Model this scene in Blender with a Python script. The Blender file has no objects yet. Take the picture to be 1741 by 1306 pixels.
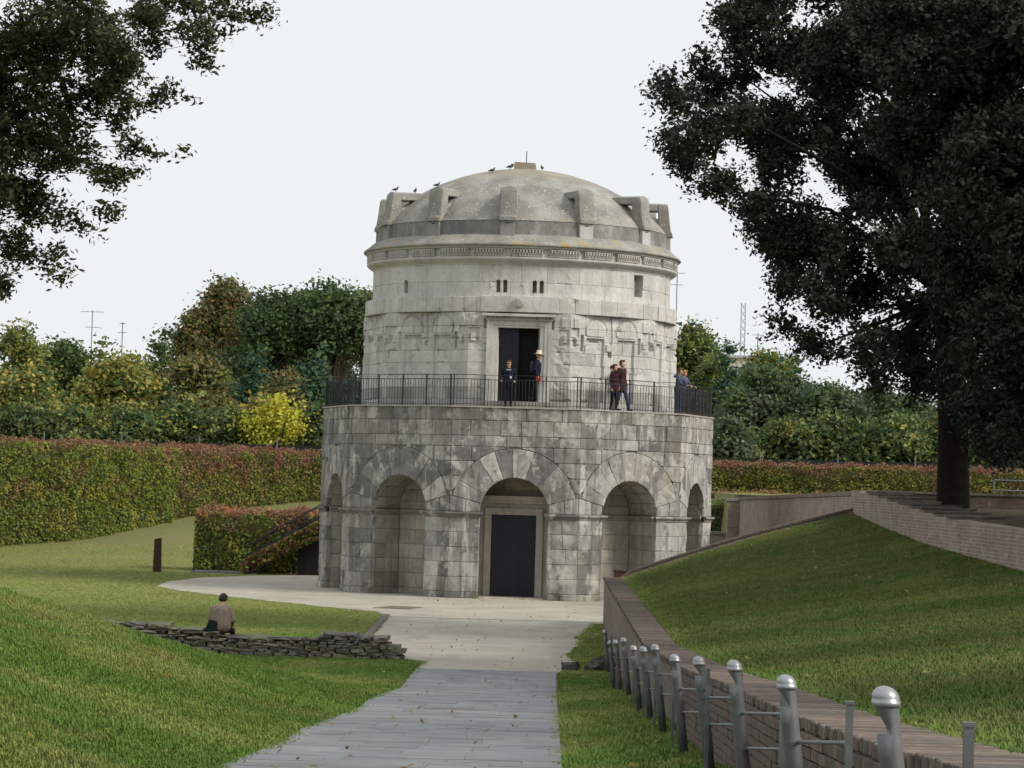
import bpy, bmesh, math, random
import numpy as np
from mathutils import Vector, Matrix, noise
from mathutils.geometry import tessellate_polygon
R = math.radians
random.seed(7); rng = np.random.default_rng(7)
scene = bpy.context.scene
C = scene.collection
# ---------------------------------------------------------------- camera
EYE = 3.85
FPX = 4714.0                       # focal length in photo pixels (1741 wide)
PITCH = math.atan(171.7/FPX); ROLL = 0.028
cam_d = bpy.data.cameras.new('camera'); cam = bpy.data.objects.new('camera', cam_d); C.objects.link(cam)
cam_d.sensor_width = 36; cam_d.lens = 36*FPX/1741; cam_d.clip_start = .5; cam_d.clip_end = 6000
cam.matrix_world = Matrix.Translation((0,0,EYE)) @ Matrix.Rotation(R(90)+PITCH,4,'X') @ Matrix.Rotation(ROLL,4,'Z')
scene.camera = cam
# ---------------------------------------------------------------- light
SUN_AZ, SUN_EL = R(68), R(36)      # azimuth: to the right of the direction back to the camera
world = bpy.data.worlds.new('World'); scene.world = world; world.use_nodes = True
nt = world.node_tree; nt.nodes.clear()
sky = nt.nodes.new('ShaderNodeTexSky'); sky.sky_type = 'NISHITA'; sky.sun_disc = False
sky.sun_elevation = SUN_EL; sky.sun_rotation = math.pi - SUN_AZ; sky.dust_density = 6; sky.air_density = 1.5
b1 = nt.nodes.new('ShaderNodeBackground'); b1.inputs[1].default_value = .05; nt.links.new(sky.outputs[0], b1.inputs[0])
b2 = nt.nodes.new('ShaderNodeBackground'); b2.inputs[0].default_value = (.845,.88,.905,1); b2.inputs[1].default_value = 1.02
mx = nt.nodes.new('ShaderNodeMixShader'); mx.inputs[0].default_value = .9
wo = nt.nodes.new('ShaderNodeOutputWorld')
nt.links.new(b1.outputs[0], mx.inputs[1]); nt.links.new(b2.outputs[0], mx.inputs[2]); nt.links.new(mx.outputs[0], wo.inputs[0])
sl = bpy.data.lights.new('sun','SUN'); sl.energy = 3.0; sl.angle = R(20); sl.color = (1,.94,.85)
sun = bpy.data.objects.new('sun', sl); C.objects.link(sun)
sd = Vector((math.sin(SUN_AZ)*math.cos(SUN_EL), -math.cos(SUN_AZ)*math.cos(SUN_EL), math.sin(SUN_EL)))
sun.rotation_euler = sd.to_track_quat('Z','Y').to_euler(); sun.location = (40,-20,60)
vs = scene.view_settings
vs.view_transform = 'Standard'; vs.look = 'None'; vs.exposure = 0.12; vs.gamma = 1
# ---------------------------------------------------------------- helpers
def ray(px, py):
    u = (px-870.5)/FPX; v = -(py-653)/FPX
    c, s = math.cos(ROLL), math.sin(ROLL)
    a = u*c - v*s; b = u*s + v*c
    y = math.cos(PITCH) - b*math.sin(PITCH); z = math.sin(PITCH) + b*math.cos(PITCH)
    return a/y, z/y
def P(px, py, d):
    a, b = ray(px, py); return Vector((a*d, d, EYE+b*d))
def G(px, py, z=0.0):
    a, b = ray(px, py); d = (z-EYE)/b; return Vector((a*d, d, z))
def tag(o, label=None, cat=None, group=None, kind=None):
    if label: o['label'] = label
    if cat: o['category'] = cat
    if group: o['group'] = group
    if kind: o['kind'] = kind
    return o
def empty(name, loc=(0,0,0), rz=0):
    o = bpy.data.objects.new(name, None); C.objects.link(o); o.location = loc; o.rotation_euler = (0,0,rz); o.empty_display_size = .2
    return o
def link(name, me, mat=None, parent=None, color=None):
    o = bpy.data.objects.new(name, me); C.objects.link(o)
    if mat is not None:
        for m in (mat if isinstance(mat,(list,tuple)) else [mat]):
            if m.name not in [x.name for x in me.materials if x]: me.materials.append(m)
    if parent: o.parent = parent
    if color: o.color = (*color[:3],1)
    return o
class MB:
    """collects boxes, tubes and prisms into one mesh"""
    def __init__(s): s.v=[]; s.f=[]; s.m=[]
    def add(s, V, F, mi=0):
        n=len(s.v); s.v += [tuple(p) for p in V]; s.f += [tuple(i+n for i in f) for f in F]; s.m += [mi]*len(F); return s
    def box(s, x0,x1,y0,y1,z0,z1, mi=0, M=None):
        V=[Vector((x,y,z)) for z in (z0,z1) for y in (y0,y1) for x in (x0,x1)]
        if M is not None: V=[M@p for p in V]
        return s.add(V, [(0,2,3,1),(4,5,7,6),(0,1,5,4),(2,6,7,3),(0,4,6,2),(1,3,7,5)], mi)
    def tube(s, pts, rad, n=8, mi=0, cap=True, rx=1.0):
        pts=[Vector(p) for p in pts]; k=len(pts)
        if not isinstance(rad,(list,tuple)): rad=[rad]*k
        V=[]; F=[]
        up=None
        for i,p in enumerate(pts):
            d=(pts[min(i+1,k-1)]-pts[max(i-1,0)]).normalized()
            if up is None: up = d.orthogonal().normalized()
            else: up = (up-d*up.dot(d)).normalized()
            w=d.cross(up)
            for j in range(n):
                a=2*math.pi*j/n; V.append(p+(up*math.cos(a)+w*math.sin(a)*rx)*rad[i])
        for i in range(k-1):
            for j in range(n):
                F.append((i*n+j, i*n+(j+1)%n, (i+1)*n+(j+1)%n, (i+1)*n+j))
        if cap: F.append(tuple(range(n-1,-1,-1))); F.append(tuple((k-1)*n+j for j in range(n)))
        return s.add(V,F,mi)
    def prism(s, poly, d0, d1, fn, mi=0):
        """poly: list of (a,b); fn(a,b,d)->point"""
        n=len(poly); V=[fn(a,b,d0) for a,b in poly]+[fn(a,b,d1) for a,b in poly]
        F=[tuple(range(n)), tuple(range(2*n-1,n-1,-1))]+[(i,i+n,(i+1)%n+n,(i+1)%n) for i in range(n)]
        return s.add(V,F,mi)
    def lathe(s, prof, n=64, mi=0, a0=0, a1=2*math.pi, wob=0):
        V=[]; F=[]; full=abs(a1-a0-2*math.pi)<1e-6; cols=n if full else n+1; k=len(prof)
        for i in range(cols):
            a=a0+(a1-a0)*i/n
            for (r,z) in prof:
                q=Vector((r*math.sin(a),-r*math.cos(a),z))
                if wob: q += Vector((math.sin(a),-math.cos(a),.35))*noise.fractal(q*2.2,.8,2,4)*wob
                V.append(q)
        for i in range(n):
            i2=(i+1)%cols
            for j in range(k-1): F.append((i*k+j, i2*k+j, i2*k+j+1, i*k+j+1))
        return s.add(V,F,mi)
    def mesh(s, name, smooth=False):
        me=bpy.data.meshes.new(name); me.from_pydata([tuple(p) for p in s.v],[],s.f); me.validate()
        if len(me.polygons)==len(s.m): me.polygons.foreach_set('material_index', s.m)
        bm=bmesh.new(); bm.from_mesh(me); bmesh.ops.recalc_face_normals(bm, faces=bm.faces); bm.to_mesh(me); bm.free()
        if smooth: me.polygons.foreach_set('use_smooth',[True]*len(me.polygons))
        return me
    def build(s, name, mat, parent=None, smooth=False, color=None): return link(name, s.mesh(name,smooth), mat, parent, color)
def interp(x, xs, ys): return float(np.interp(x, xs, ys))
def sstep(a,b,x):
    t=min(1,max(0,(x-a)/(b-a))); return t*t*(3-2*t)
# ---------------------------------------------------------------- materials
class NB:
    def __init__(s, name):
        s.mat=bpy.data.materials.new(name); s.mat.use_nodes=True; s.t=s.mat.node_tree; s.t.nodes.clear()
        s.out=s.n('ShaderNodeOutputMaterial'); s.bsdf=s.n('ShaderNodeBsdfPrincipled'); s.l(s.bsdf.outputs[0], s.out.inputs[0])
    def n(s, t, **k):
        x=s.t.nodes.new(t)
        for a,b in k.items(): setattr(x,a,b)
        return x
    def l(s,a,b): s.t.links.new(a,b)
    def set(s, inp, v):
        if hasattr(v,'is_linked') or isinstance(v, bpy.types.NodeSocket): s.l(v, inp)
        else: inp.default_value = (*v,1) if isinstance(v,tuple) and len(v)==3 and inp.type=='RGBA' else v
    def coord(s, kind='Object', scale=(1,1,1)):
        if kind=='World': o=s.n('ShaderNodeNewGeometry').outputs['Position']
        else: o=s.n('ShaderNodeTexCoord').outputs[kind]
        m=s.n('ShaderNodeMapping'); s.l(o,m.inputs[0]); m.inputs['Scale'].default_value=scale; return m.outputs[0]
    def noise(s, vec, scale, detail=5, rough=.55):
        x=s.n('ShaderNodeTexNoise'); s.l(vec,x.inputs['Vector']); x.inputs['Scale'].default_value=scale; x.inputs['Detail'].default_value=detail; x.inputs['Roughness'].default_value=rough; return x.outputs[0]
    def rng(s, v, a,b,c=0,d=1):
        x=s.n('ShaderNodeMapRange'); s.l(v,x.inputs[0])
        for i,q in enumerate((a,b,c,d)): x.inputs[1+i].default_value=q
        return x.outputs[0]
    def mix(s, f, a, b, mode='MIX'):
        x=s.n('ShaderNodeMix', data_type='RGBA', blend_type=mode); s.set(x.inputs[0],f); s.set(x.inputs[6],a); s.set(x.inputs[7],b); return x.outputs[2]
    def math(s, op, a, b=0):
        x=s.n('ShaderNodeMath', operation=op); s.set(x.inputs[0],a); s.set(x.inputs[1],b); return x.outputs[0]
    def bump(s, h, strength=.3, dist=.02):
        x=s.n('ShaderNodeBump'); x.inputs['Strength'].default_value=strength; x.inputs['Distance'].default_value=dist; s.l(h,x.inputs['Height']); s.l(x.outputs[0], s.bsdf.inputs['Normal'])
    def done(s, col=None, rough=.85, metal=0, spec=.3):
        if col is not None: s.set(s.bsdf.inputs['Base Color'], col)
        s.set(s.bsdf.inputs['Roughness'], rough); s.bsdf.inputs['Metallic'].default_value=metal; s.bsdf.inputs['Specular IOR Level'].default_value=spec
        return s.mat
def plain(name, col, rough=.7, metal=0, spec=.3, var=.25, scale=6):
    b=NB(name); v=b.coord(); n=b.noise(v,scale,5)
    c=b.mix(b.rng(n,.3,.7), tuple(x*(1-var) for x in col), tuple(min(1,x*(1+var)) for x in col)); b.bump(n,.15,.01)
    return b.done(c,rough,metal,spec)
def stone(name, streak=.6, warm=.3, lo=.62, pale=(.60,.585,.53)):
    b=NB(name); v=b.coord(); oc=b.n('ShaderNodeObjectInfo').outputs['Color']
    blot=b.noise(v,.9,7,.62); c=b.mix(b.rng(blot,.33,.68,0,1), b.mix(1.0,oc,(lo,lo,lo*1.02),'MULTIPLY'), oc)
    st=b.noise(b.coord('Object',(4.5,4.5,.22)),1.0,5,.6)
    c=b.mix(b.math('MULTIPLY', b.rng(st,.50,.72), streak), c, (.125,.125,.12))
    big=b.noise(b.coord('Object',(1,1,.55)),.55,6,.68); c=b.mix(b.math('MULTIPLY', b.rng(big,.50,.64), streak*.8), c, (.165,.163,.155))
    st2=b.noise(b.coord('Object',(3.4,3.4,.30)),1.0,6,.62)
    c=b.mix(b.math('MULTIPLY', b.rng(st2,.56,.68), streak*.75), c, pale)
    pt=b.noise(b.coord('Object',(1,1,.8)),1.7,9,.72); c=b.mix(b.math('MULTIPLY', b.rng(pt,.54,.62), streak*.75), c, pale)
    dk=b.noise(b.coord('Object',(1.2,1.2,.7)),2.1,9,.74); c=b.mix(b.math('MULTIPLY', b.rng(dk,.54,.64), streak*.85), c, (.115,.112,.10))
    zz=b.n('ShaderNodeSeparateXYZ'); b.l(b.n('ShaderNodeTexCoord').outputs['Object'],zz.inputs[0]); al=b.noise(b.coord('Object',(2,2,.6)),1.1,7,.7)
    edge=b.math('MAXIMUM',b.rng(zz.outputs[2],5.3,6.4),b.rng(zz.outputs[2],.9,0)); c=b.mix(b.math('MULTIPLY',b.math('MULTIPLY',b.rng(al,.47,.60),edge),streak*.7), c, (.125,.118,.072))
    w=b.noise(v,.55,4); c=b.mix(b.math('MULTIPLY', b.rng(w,.5,.75), warm), c, (.42,.34,.23))
    f=b.noise(v,9,8,.7); c=b.mix(b.rng(f,.35,.7,0,.45), c, b.mix(1.0,c,(.58,.58,.57),'MULTIPLY'))
    pit=b.noise(v,34,3,.6); c=b.mix(b.rng(pit,.62,.72,0,.5), c, (.10,.095,.085))
    b.bump(b.math('ADD', f, b.math('MULTIPLY',pit,.4)), .45, .03)
    return b.done(c,.9,0,.15)
M = {}
M['stone_low'] = stone('weathered_limestone', .95, .25, .52)
M['stone_up'] = stone('pale_limestone', .20, .22, .80)
M['stone_niche'] = stone('niche_limestone', .35, .4, .66, (.56,.52,.43))
M['mortar'] = plain('mortar', (.24,.225,.20), .95)
def dome_mat():
    b=NB('monolith_roof'); v=b.coord(); n=b.noise(v,1.1,7,.6)
    c=b.mix(b.rng(n,.32,.7), (.19,.185,.17), (.37,.36,.325))
    s1=b.noise(v,11,4,.6); c=b.mix(b.rng(s1,.60,.68,0,.75), c, (.62,.60,.54))
    s2=b.noise(v,16,4,.7); c=b.mix(b.rng(s2,.60,.70,0,.7), c, (.10,.10,.095))
    sep=b.n('ShaderNodeSeparateXYZ'); b.l(b.n('ShaderNodeTexCoord').outputs['Object'], sep.inputs[0])
    top=b.rng(sep.outputs[2],14.4,15.2); c=b.mix(b.math('MULTIPLY',top,.55), c, (.36,.30,.20))
    li=b.noise(v,2.6,6,.7); low=b.rng(sep.outputs[2],13.1,12.2)
    c=b.mix(b.math('MULTIPLY', b.rng(li,.54,.66), b.math('ADD', b.math('MULTIPLY',low,.65), .12)), c, (.40,.27,.07))
    b.bump(b.math('ADD',s1,b.noise(v,30,3)),.5,.03)
    return b.done(c,.93,0,.1)
M['dome'] = dome_mat()
M['dome_band'] = stone('dark_band_stone', .35, .1, .6)
M['door'] = plain('dark_bronze', (.014,.016,.026), .42, .3, .5)
M['dark'] = plain('chamber_dark', (.012,.012,.013), .95)
M['iron'] = plain('wrought_iron', (.035,.035,.038), .6, .3)
def brick(name, axis, c1, c2, mort, scale=1.0):
    b=NB(name); sep=b.n('ShaderNodeSeparateXYZ'); b.l(b.n('ShaderNodeNewGeometry').outputs['Position'], sep.inputs[0])
    cb=b.n('ShaderNodeCombineXYZ'); b.l(sep.outputs[0 if axis=='x' else 1], cb.inputs[0]); b.l(sep.outputs[2], cb.inputs[1])
    t=b.n('ShaderNodeTexBrick'); b.l(cb.outputs[0], t.inputs['Vector']); t.inputs['Scale'].default_value=1
    t.inputs['Brick Width'].default_value=.27*scale; t.inputs['Row Height'].default_value=.075*scale; t.inputs['Mortar Size'].default_value=.009; t.inputs['Bias'].default_value=-.1
    t.inputs['Color1'].default_value=(*c1,1); t.inputs['Color2'].default_value=(*c2,1); t.inputs['Mortar'].default_value=(*mort,1)
    v=b.coord('World'); n=b.noise(v,1.6,6,.6); c=b.mix(b.rng(n,.3,.7), b.mix(1.0,t.outputs[0],(.62,.6,.6),'MULTIPLY'), t.outputs[0])
    w=b.noise(v,5,4); c=b.mix(b.rng(w,.6,.72,0,.7), c, (.45,.42,.37))
    b.bump(t.outputs['Fac'],-.6,.012)
    return b.done(c,.92,0,.15)
M['brick_y'] = brick('brick_side_wall','y',(.29,.21,.165),(.37,.30,.245),(.42,.39,.35))
M['brick_x'] = brick('brick_cross_wall','x',(.29,.21,.165),(.37,.30,.245),(.42,.39,.35))
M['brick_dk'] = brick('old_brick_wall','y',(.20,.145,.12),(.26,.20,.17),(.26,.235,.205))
M['brick_x_shade'] = brick('shade_brick_parapet','x',(.10,.075,.06),(.14,.11,.09),(.12,.105,.09))  # parapet brick, colours lowered to stand for shade under the oak
def brick_unit():
    b=NB('brick_unit'); oc=b.n('ShaderNodeObjectInfo').outputs['Color']; v=b.coord('World'); n=b.noise(v,14,5)
    b.bump(n,.3,.01); return b.done(b.mix(b.rng(n,.3,.7), b.mix(1.0,oc,(.6,.6,.6),'MULTIPLY'), oc),.93,0,.12)
M['brick_unit'] = brick_unit()
def grass_cols(b):
    v=b.coord('World'); n1=b.noise(v,.35,4,.6); n2=b.noise(v,1.7,5,.65); n3=b.noise(b.coord('World',(1,.45,1)),.9,4,.6)
    c=b.mix(b.rng(n2,.3,.7), (.048,.086,.018), (.100,.140,.036))
    c=b.mix(b.rng(n1,.46,.66,0,.62), c, (.175,.170,.072))
    c=b.mix(b.rng(n3,.57,.72,0,.55), c, (.125,.105,.05))
    sp=b.n('ShaderNodeSeparateXYZ'); b.l(b.n('ShaderNodeNewGeometry').outputs['Position'],sp.inputs[0])
    c=b.mix(b.rng(sp.outputs[1],57,80,0,.5), c, (.20,.20,.09))
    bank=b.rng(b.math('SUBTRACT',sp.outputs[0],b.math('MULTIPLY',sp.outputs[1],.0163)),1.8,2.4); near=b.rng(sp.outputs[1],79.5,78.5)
    shade_moss=b.mix(b.rng(b.noise(v,.8,6,.65),.42,.66), (.034,.056,.012), (.085,.075,.036)); c=b.mix(b.math('MULTIPLY',b.math('MULTIPLY',bank,near),.74), c, shade_moss)  # bank grass darkened for the oaks' shade, with moss and soil tints
    soil=b.mix(b.rng(n2,.3,.7), (.032,.026,.018), (.065,.05,.032)); c=b.mix(b.math('MULTIPLY',b.rng(sp.outputs[0],9.85,9.95),b.rng(sp.outputs[1],124,120)), c, soil)
    return c
def grass_ground():
    b=NB('lawn'); c=grass_cols(b); far=b.n('ShaderNodeSeparateXYZ'); b.l(b.n('ShaderNodeNewGeometry').outputs['Position'],far.inputs[0])
    c=b.mix(b.math('MULTIPLY',b.rng(far.outputs[1],80,95),b.rng(far.outputs[0],9,8,0,.55)), b.mix(1.0,c,(1.35,1.3,1.2),'MULTIPLY'), (.20,.195,.09)); n=b.noise(b.coord('World'),30,4,.7)
    c=b.mix(b.rng(n,.35,.65,0,.5), c, b.mix(1.0,c,(.5,.5,.45),'MULTIPLY')); b.bump(n,.7,.04)
    return b.done(c,.95,0,.1)
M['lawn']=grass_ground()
def blade():
    b=NB('grass_blade'); c=grass_cols(b); r=b.n('ShaderNodeObjectInfo').outputs['Random']
    c=b.mix(b.rng(r,0,1,0,.5), b.mix(1.0,c,(1.95,2.05,1.6),'MULTIPLY'), b.mix(1.0,c,(1.4,1.48,1.15),'MULTIPLY'))
    return b.done(c,.7,0,.2)
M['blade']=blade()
def gravel():
    b=NB('gravel_yard'); v=b.coord('World'); n=b.noise(v,.5,5,.6); f=b.noise(v,22,4,.7)
    c=b.mix(b.rng(n,.3,.7), (.35,.325,.275), (.49,.455,.385)); c=b.mix(b.rng(f,.3,.7,0,.6), c, b.mix(1.0,c,(.65,.65,.64),'MULTIPLY'))
    p=b.noise(b.coord('World',(1,.4,1)),1.1,7,.65); c=b.mix(b.rng(p,.54,.68,0,.6), c, (.27,.25,.21)); sp=b.noise(v,7,6,.7); c=b.mix(b.rng(sp,.57,.66,0,.6), c, (.22,.20,.165))
    b.bump(f,.5,.02); return b.done(c,.97,0,.08)
M['gravel']=gravel()
def slabm():
    b=NB('grey_paving_slab'); oc=b.n('ShaderNodeObjectInfo').outputs['Color']; v=b.coord('World'); n=b.noise(v,1.3,6,.6); f=b.noise(v,18,4)
    c=b.mix(b.rng(n,.3,.7), b.mix(1.0,oc,(.72,.73,.75),'MULTIPLY'), oc); c=b.mix(b.rng(f,.4,.7,0,.35), c, b.mix(1.0,c,(.7,.7,.7),'MULTIPLY'))
    w=b.noise(b.coord('World',(1,.6,1)),2.4,7,.7); c=b.mix(b.rng(w,.56,.68,0,.55), c, (.115,.115,.105)); w2=b.noise(v,.8,5,.6); c=b.mix(b.rng(w2,.55,.7,0,.4), c, (.32,.315,.30))
    b.bump(f,.25,.01); return b.done(c,.75,0,.25)
M['slab']=slabm()
M['metal']=plain('painted_grey_steel',(.135,.142,.148),.5,.35,.4,.25,9)
M['cap']=plain('cast_aluminium_cap',(.34,.345,.36),.42,.6,.5,.18,14)
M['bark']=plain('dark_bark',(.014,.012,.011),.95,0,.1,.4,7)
M['bark_pale']=plain('grey_brown_bark',(.13,.10,.075),.95,0,.1,.35,7)
M['rubble']=stone('rubble_stone', .3, .35, .5, (.4,.38,.34))
M['corten']=plain('rusted_steel',(.055,.028,.022),.9,.0,.15,.35,8)
def leafm(name, trans=.25, rough=.55):
    b=NB(name); a=b.n('ShaderNodeVertexColor', layer_name='Col').outputs[0]
    b.done(a,rough,0,.25); t=b.n('ShaderNodeBsdfTranslucent'); b.l(a,t.inputs[0]); m=b.n('ShaderNodeMixShader'); m.inputs[0].default_value=trans
    b.l(b.bsdf.outputs[0],m.inputs[1]); b.l(t.outputs[0],m.inputs[2]); b.l(m.outputs[0],b.out.inputs[0]); return b.mat
M['leaf']=leafm('leaf',.38); M['leaf_dark']=leafm('evergreen_leaf',.2,.6)
M['hedge_core']=plain('hedge_twigs',(.06,.06,.025),.95)
# ================================================================ terrain
SH = .0163
def xl(y): return 1.45 + SH*min(y,130)               # left face of the low brick wall
def zp(y): return interp(y,[-50,0,10,19,20.5,23.6,29,30.6,40,42.2,51.5,60],[2.3,2.3,2.05,1.6,1.57,1.37,1.07,1.05,.53,.5,0,0])
def Wt(y): return interp(y,[-20,5,10,12.3,16,22.2,30,43,58,78],[3.1,3.05,2.9,2.76,2.57,2.31,1.94,1.46,1.40,1.35])
def Ft(y): return interp(y,[-20,10,20,30,40,52,64,71,78],[3.3,3.1,2.85,2.65,2.52,2.49,2.74,3.0,3.32])
def Zplat(y): return interp(y,[-50,40,52,61,76,160],[3.1,3.1,3.12,3.28,3.55,3.85])
def H(x,y):
    if y>175: return 3.85
    back = 3.85*(min(1,max(0,(y-116)/44.0))**1.4)
    if x < xl(y)+.25 or (y>78.2 and x<9.9):
        z = zp(y)
        if y<60:
            e = -(x-SH*y) - 2.73
            if e>0:
                q = e*e/(e+.8)
                z += min(2.3, .285*q)*(1-sstep(43,56,y)) + .03
                z += .05*noise.noise(Vector((x*.5,y*.35,3)))*min(1,e)*(1-sstep(50,57,y))
            elif x-SH*y>.14:
                t=(x-SH*y-.14)/1.3; z += .16*min(1,t)*(1-sstep(46,54,y))+.02*(1-sstep(50,56,y))
        if x>4 and y>100:
            back = 0 if y<122.2 else (2.0 if y<134 else 2.0+1.85*sstep(134,150,y))
        return max(z, back) if y>100 else z
    if x < 9.9:
        x0=xl(y)+.5; t=max(0,(x-x0)/(9.7-x0))
        z=(Wt(y)-.07)*(1-t)+Ft(y)*t
        return z+.10*math.sin(math.pi*t)+.05*noise.noise(Vector((x*.4,y*.3,9)))*math.sin(math.pi*t)
    return Zplat(y)
def build_ground():
    cols=[]
    for s in list(np.array([-1800,-700,-300,-140,-80,-55,-42])): cols.append(('s',float(s)))
    for s in np.arange(-36,-14,1.0): cols.append(('s',float(s)))
    for s in np.arange(-14,-4,.5): cols.append(('s',float(s)))
    for s in np.arange(-4,1.3,.22): cols.append(('s',float(s)))
    for s in (1.46,1.56): cols.append(('s',s))
    cols.append(('s',1.88)); cols.append(('s',1.95))
    for t in np.linspace(.04,.985,18): cols.append(('b',float(t)))
    for r in (.05,.32,.6,1,1.6,2.4,3.4,5,7,10,14,20,28,40,60,110,250,700,1800): cols.append(('r',r))
    ys=[-200,-60,-20,0,4]+list(np.arange(7,60,.6))+list(np.arange(60,77.9,1.0))+[78.0,78.32]+list(np.arange(79,121.9,1.5))+[122.0,122.4]+list(np.arange(123.5,176,1.5))+[185,210,260,400,800,1800,4500]
    V=[];F=[]
    for y in ys:
        y=float(y); sh=SH*min(max(y,-20),130)
        for k,v in cols:
            if k=='s': x=v+sh
            elif k=='b': x=(1.95+sh)*(1-v)+9.7*v
            else: x=9.7+v
            V.append((x,y,H(x,y)))
    n=len(cols)
    for i in range(len(ys)-1):
        for j in range(n-1): F.append((i*n+j,i*n+j+1,(i+1)*n+j+1,(i+1)*n+j))
    me=bpy.data.meshes.new('lawn'); me.from_pydata(V,[],F); me.polygons.foreach_set('use_smooth',[True]*len(F))
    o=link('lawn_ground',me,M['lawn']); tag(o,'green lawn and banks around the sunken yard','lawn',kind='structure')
build_ground()
# gravel yard
def sheet(name, pts, z, mat, jitter=.0, step=.5):
    out=[]
    for i,p in enumerate(pts):
        q=pts[(i+1)%len(pts)]; p=Vector(p[:2]); q=Vector(q[:2]); n=max(1,int((q-p).length/step))
        for k in range(n):
            c=p.lerp(q,k/n); d=(q-p).normalized() if (q-p).length>0 else Vector((1,0))
            j=noise.noise(Vector((c.x*1.1,c.y*.8,1)))*jitter; out.append((c.x-d.y*j, c.y+d.x*j, z))
    tri=tessellate_polygon([[Vector(p) for p in out]])
    me=bpy.data.meshes.new(name); me.from_pydata(out,[],[tuple(t) for t in tri])
    bm=bmesh.new(); bm.from_mesh(me); bmesh.ops.recalc_face_normals(bm,faces=bm.faces)
    for f in bm.faces:
        if f.normal.z<0: f.normal_flip()
    bm.to_mesh(me); bm.free()
    return link(name,me,mat)
gp=[G(*p) for p in [(712,1146),(700,1129),(672,1113),(627,1086),(657,1047),(640,1041),(540,1031),(400,1016),(300,1004),(262,997),(285,989),(345,982),(440,979),(545,978)]]
gp += [Vector(p) for p in [(-6,113.5),(6,113.5),(9.4,108),(9.55,90),(9.5,78.5),(3.3,78.5),(2.66,78.3)]]
gp += [G(*p) for p in [(1012,1062),(978,1084),(990,1092),(968,1112),(975,1126),(950,1146)]]
tag(sheet('gravel_yard',gp,.008,M['gravel'],.16),'pale gravel yard spreading around the base of the mausoleum','gravel yard',kind='structure')
k0,k1=G(657,1047),G(624,1084)
mb=MB(); d=(k1-k0).normalized(); w=Vector((-d.y,d.x,0))*.09
mb.add([k0-w,k0+w,k1+w,k1-w,(k0-w)+Vector((0,0,.05)),(k0+w)+Vector((0,0,.05)),(k1+w)+Vector((0,0,.05)),(k1-w)+Vector((0,0,.05))],[(0,1,2,3),(4,5,6,7),(0,1,5,4),(1,2,6,5),(2,3,7,6),(3,0,4,7)])
tag(mb.build('kerb',plain('dark_edging',(.12,.105,.095),.9)),'dark edging strip between lawn corner and gravel','kerb',kind='structure')
e0,e1=G(659,1049),G(1022,1055); mb=MB(); mb.box(e0.x,e1.x,e0.y-.05,e0.y+.05,.0,.014); mb.build('edging_strip',M['rubble'],color=(.24,.22,.19)); tag(bpy.context.scene.objects['edging_strip'],'narrow stone edging line across the gravel','edging',kind='structure')
# slab path: ramps and landings, one object per slab
path=bpy.data.objects.new('path',None); C.objects.link(path); tag(path,'grey stone slab path ramping down to the gravel','path',kind='structure')
def bed():
    V=[];F=[]; ys=np.arange(8,57.01,.7)
    for y in ys:
        for s in (-2.76,-1.8,-.8,.17): V.append((s+SH*y,y,zp(y)+.045-.02))
    for i in range(len(ys)-1):
        for j in range(3): F.append((i*4+j,i*4+j+1,i*4+j+5,i*4+j+4))
    me=bpy.data.meshes.new('path_bed'); me.from_pydata(V,[],F); link('path_bed',me,plain('path_joint',(.17,.175,.16),.95),path)
bed()
y=13.6; rr=random.Random(3)
joints=[20.0,30.0,40.4,50.2]
while y<56.6:
    dy=rr.choice([.5,.58,.58,.66]); y1=min(y+dy,56.9)
    for jx in joints:
        if y<jx<y1: y1=jx
    s=-2.73; segs=[]
    while s<.14-.25:
        w=rr.uniform(.5,.95); e=s+w
        if .14-e<.35: e=.14
        segs.append((s,e)); s=e
    for (a,b_) in segs:
        g=.0025; gy0=.03 if any(abs(y-j)<1e-6 for j in joints) else g
        lz=rr.uniform(-.003,.003)
        V=[]
        for zz in (-.03,0):
            for (sx,yy) in ((a+g,y+gy0),(b_-g,y+gy0),(b_-g,y1-g),(a+g,y1-g)): V.append((sx+SH*yy,yy,zp(yy)+.055+lz+zz))
        c=rr.uniform(.90,1.10); 
        m=MB(); m.add(V,[(0,3,2,1),(4,5,6,7),(0,1,5,4),(1,2,6,5),(2,3,7,6),(3,0,4,7)])
        m.build('paving_slab',M['slab'],path,color=(.235*c,.242*c,.246*c*rr.uniform(.97,1.03)))
    y=y1
# drain covers in the gravel
c0=G(678,1034); m=MB()
for i in range(5): m.box(-.55+i*.02,.55,-.72+i*.34,-.72+i*.34+.16,.0,.022)
m.box(-.6,.6,-.8,-.77,0,.02); 
o=m.build('drain_cover',plain('dull_iron_cover',(.20,.17,.14),.9)); o.location=(c0.x,c0.y,.006); o.rotation_euler=(0,0,R(-14)); tag(o,'brown slotted drain cover set in gravel left of the door','drain cover')
# ================================================================ walls
def strip_wall(name, pts, thick, base, top, mat, parent=None):
    """vertical wall along points (x,y); base/top functions of index"""
    V=[];F=[];n=len(pts)
    for i,(x,y) in enumerate(pts):
        a=Vector(pts[max(0,i-1)]); b=Vector(pts[min(n-1,i+1)]); d=(b-a).normalized(); nx,ny=d.y*thick,-d.x*thick
        V += [(x,y,base[i]),(x,y,top[i]),(x+nx,y+ny,top[i]),(x+nx,y+ny,base[i])]
    for i in range(n-1):
        for j in range(4): F.append((i*4+j,i*4+(j+1)%4,(i+1)*4+(j+1)%4,(i+1)*4+j))
    F.append((0,1,2,3)); F.append(tuple((n-1)*4+j for j in (3,2,1,0)))
    m=MB(); m.add(V,F); return m.build(name,mat,parent)
lw=empty('low_brick_wall',(xl(30),30,zp(30))); tag(lw,'long low brown brick retaining wall running beside the metal handrail','wall')
lw_inv=Matrix.Translation(-Vector(lw.location))
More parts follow.
